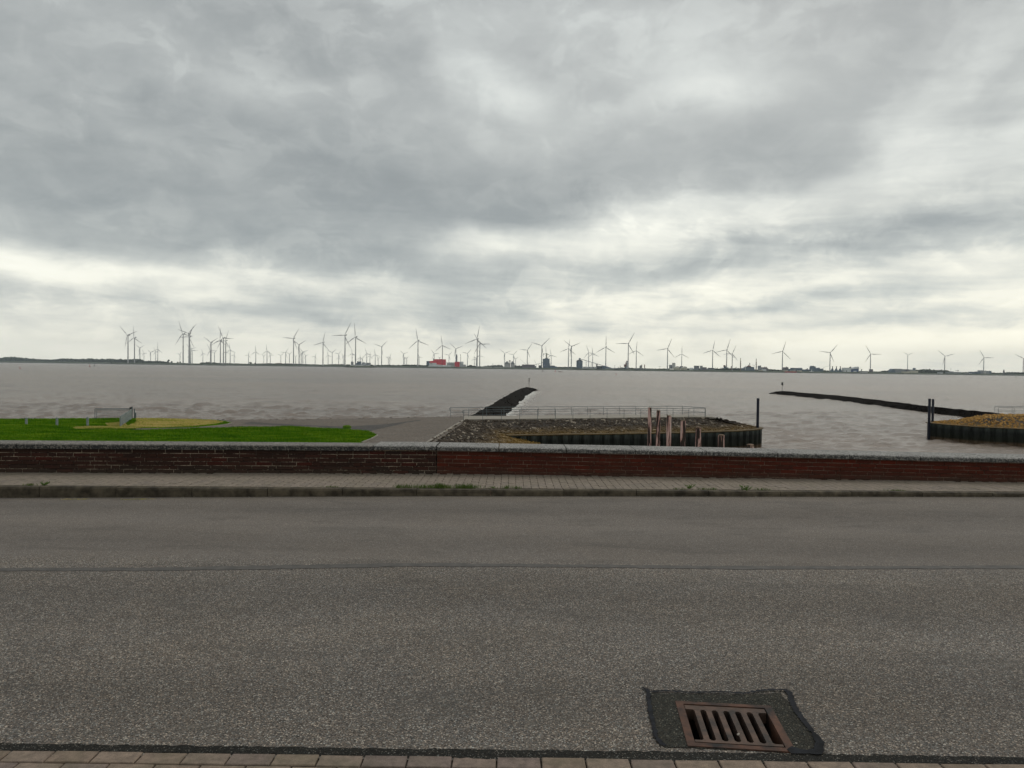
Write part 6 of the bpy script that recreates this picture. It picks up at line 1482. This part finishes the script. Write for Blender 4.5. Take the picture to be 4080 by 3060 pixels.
# drain: frame, hinged grating with bars, pit
dr = empty('street_drain', gc, 'rusty rectangular cast-iron street drain grating set in a dark asphalt patch', 'drain', rz=GR)
fw = .038
m = MB(); zt = .008
for (a, c, d, f) in ((-GW, -GW+fw, -GD, GD), (GW-fw, GW, -GD, GD), (-GW+fw, GW-fw, GD-.030, GD), (-GW+fw, GW-fw, -GD, -GD+.034)): m.box(a, c, d, f, -.12, zt)
m.build('frame', M['rust_dark'], dr)
iw, id0, id1 = GW-fw-.004, -GD+.050, GD-.036
m = MB(); m.box(-iw, iw, id1-.045, id1, -.05, .004); m.build('top_bar', M['rust'], dr)
m = MB(); m.box(-iw, iw, id0, id0+.020, -.05, .004); m.box(-iw*.45+.01, iw*.40, id0-.010, id0-.0005, -.05, -.012); m.build('bottom_bar', M['rust'], dr)
sy0, sy1 = id0+.0205, id1-.0455
nb = 6; pitch_ = 2*iw/(nb+1)
for k in range(nb):
    cx = -iw+pitch_*(k+1); w = .0138; ch = .009
    m = MB(); m.prism([(cx-w-ch, sy0), (cx+w+ch, sy0), (cx+w, sy0+ch*1.4), (cx+w, sy1-ch*1.4), (cx+w+ch, sy1), (cx-w-ch, sy1), (cx-w, sy1-ch*1.4), (cx-w, sy0+ch*1.4)], -.05, .0038); m.build('bar', M['rust'], dr)
m = MB(); t = .02
m.box(-GW, -GW+t, -GD, GD, -.9, -.125); m.box(GW-t, GW, -GD, GD, -.9, -.125); m.box(-GW+t, GW-t, -GD, -GD+t, -.9, -.125); m.box(-GW+t, GW-t, GD-t, GD, -.9, -.125); m.box(-GW, GW, -GD, GD, -.95, -.905)
m.build('shaft', M['pit'], dr)
m = MB(); m.prism([(-iw+.02, id0-.0135), (iw-.05, id0-.0135), (iw-.075, id0-.0006), (-iw+.05, id0-.0006)], -.03, -.010); m.build('latch', M['rust_dark'], dr)

# ------------------------------------------------------------ near paving
npv = flat([Vector((-45, -12, -.012)), Vector((45, -12, -.012)), Vector((45, YN+.06, -.012)), Vector((-45, YN+.06, -.012))]).build('near_pavement', M['joint']); npv['kind'] = 'structure'
pm2 = paver_mesh(.198, .099, .022, .0035, .004).mesh('paver', M['paver_near']); st = MB(); cnt = 0
def ynear(x): return NE0.y+(x-NE0.x)*(NE1.y-NE0.y)/(NE1.x-NE0.x)-.002
for row in range(7):
    for i in range(-24, 26):
        x = i*.198+(.099 if row % 2 else 0)-.048; y = ynear(x)-(row+1)*.101; dz = random.uniform(-.0015, .0015); mt = (x, y, -.016+dz)
        if abs(x) < 2.95 and row < 7 and cnt < 298:
            o = link('paver', pm2, npv, mt); o.rotation_euler = (random.uniform(-.01, .01), random.uniform(-.008, .008), random.uniform(-.006, .006)); cnt += 1
        else: st.add([Vector(mt)+v.co for v in pm2.vertices], [tuple(p.vertices) for p in pm2.polygons])
o = st.build('paving', M['paver_near'], npv); o['kind'] = 'stuff'

# ------------------------------------------------------------ weeds, stalks and litter along the kerb
def tufts(name, spots, mat, hr=(.03, .10), spread=.03, kind='stuff', label=None, cat=None):
    r = random.Random(name+str(len(spots))); m = MB()
    for (x, y, n, hm) in spots:
        for k in range(n):
            cx, cy = x+r.gauss(0, spread), y+r.gauss(0, .010); h = r.uniform(*hr)*hm; a = r.uniform(0, 6.28); w = r.uniform(.0015, .0035)
            lx, ly = r.gauss(0, .35)*h, r.gauss(0, .35)*h; dx_, dy_ = math.cos(a)*w, math.sin(a)*w
            m.add([(cx-dx_, cy-dy_, ZP-.005), (cx+dx_, cy+dy_, ZP-.005), (cx+lx*.4+dx_*.8, cy+ly*.4, ZP+h*.6), (cx+lx*.4-dx_*.8, cy+ly*.4, ZP+h*.6), (cx+lx, cy+ly, ZP+h)], [(0, 1, 2, 3), (3, 2, 4)])
    o = m.build(name, M[mat])
    if kind: o['kind'] = kind
    return tag(o, label, cat)
def kx_(px): return D(px, 1936, 10.1).x
sp = []
for a, c, n, hm in ((1575, 1640, 9, .8), (1600, 1660, 14, 1.0), (1670, 1790, 46, .95), (1735, 1765, 22, 1.35), (1780, 1910, 30, .9), (1830, 1890, 30, 1.15), (1930, 1975, 6, .6), (2005, 2025, 8, .8), (2035, 2080, 10, .6)):
    for k in range(n): x = kx_(random.uniform(a, c)); sp.append((x, yk(x)+.105, 7, hm))
tufts('kerb_grass', sp, 'weed', (.02, .065))
sp = []
for a, c, n, hm in ((2680, 2720, 5, .45), (2780, 2860, 12, .45), (2960, 3070, 16, .5), (150, 190, 10, .5), (1300, 1350, 8, .35), (3560, 3640, 12, .3)):
    for k in range(n): x = kx_(random.uniform(a, c)); sp.append((x, yk(x)+.105, 8, hm))
tufts('kerb_weeds', sp, 'weed', (.03, .07))
def weed(px, py, z, s, label, hang=False):
    p = G(px, py, z); e = empty('weed', p, label, 'weed'); r = random.Random(px); l = MB(); st_ = MB()
    for k in range(9):
        a = r.uniform(0, 6.28); L = s*r.uniform(.5, 1); q = Vector((math.cos(a)*L*.8, math.sin(a)*L*.35, L*.5 if not hang else -L*.1)); st_.tube((0, 0, 0), q, .002, .001, 4)
        for t in range(7):
            c = q*(t+1)/7+Vector((r.gauss(0, .006), r.gauss(0, .006), r.gauss(0, .004)+.006)); u = Vector((r.gauss(0, 1), r.gauss(0, 1), r.gauss(0, .5))).normalized()*.014; v = u.orthogonal().normalized()*.006; l.add([c-u, c+v, c+u, c-v], [(0, 1, 2, 3)])
    st_.build('stem', M['weed'], e); l.build('leaves', M['weed'], e)
weed(2746, 1948, ZP, .11, 'green weed tuft growing in the kerb joint below the fifth wooden pile')
weed(2975, 1955, ZP, .15, 'sprawling green weed spilling over the kerb edge towards the road')
weed(177, 1934, ZP, .09, 'small mossy weed in the kerb joint at the far left')
o = MB()
r = random.Random(4)
for k in range(60):
    px = r.choice((r.uniform(230, 340), r.uniform(470, 640), r.uniform(1450, 1560))); q = G(px, 1988+r.uniform(-1, 3), zr(-5)+.005); a = r.gauss(0, .25); L = r.uniform(.02, .10); d = Vector((math.cos(a), math.sin(a), 0))*L; o.tube(q, q+d+Vector((0, 0, .004)), .0022, .0015, 4)
s_ = o.build('dry_stalks', M['straw']); s_['kind'] = 'stuff'
o = MB(); gr = rock_variants('grit', 'deck', 4, 1, 6)
for k in range(520):
    x = r.uniform(-7.5, 7.5); t = r.random(); y = (yk(x)-r.random()**2*.5) if t < .5 else (3.42+r.random()**2*.25 if t < .75 else r.uniform(3.5, 9.5)); f = max(0, (y-YM)/(yk(x)+.02-YM)); s = r.uniform(.006, .018)*(1 if t < .6 else .7)
    if 1.55 < x < 2.35 and y < 4.2: continue
    rocks_join(o, r.choice(gr), (x, y, zr(x)*f**1.5+s*.15), Euler((0, 0, r.random()*6)), (s*1.4, s, s*.6))
s_ = o.build('grit', M['deck']); s_['kind'] = 'stuff'
print('objects', len(bpy.data.objects))
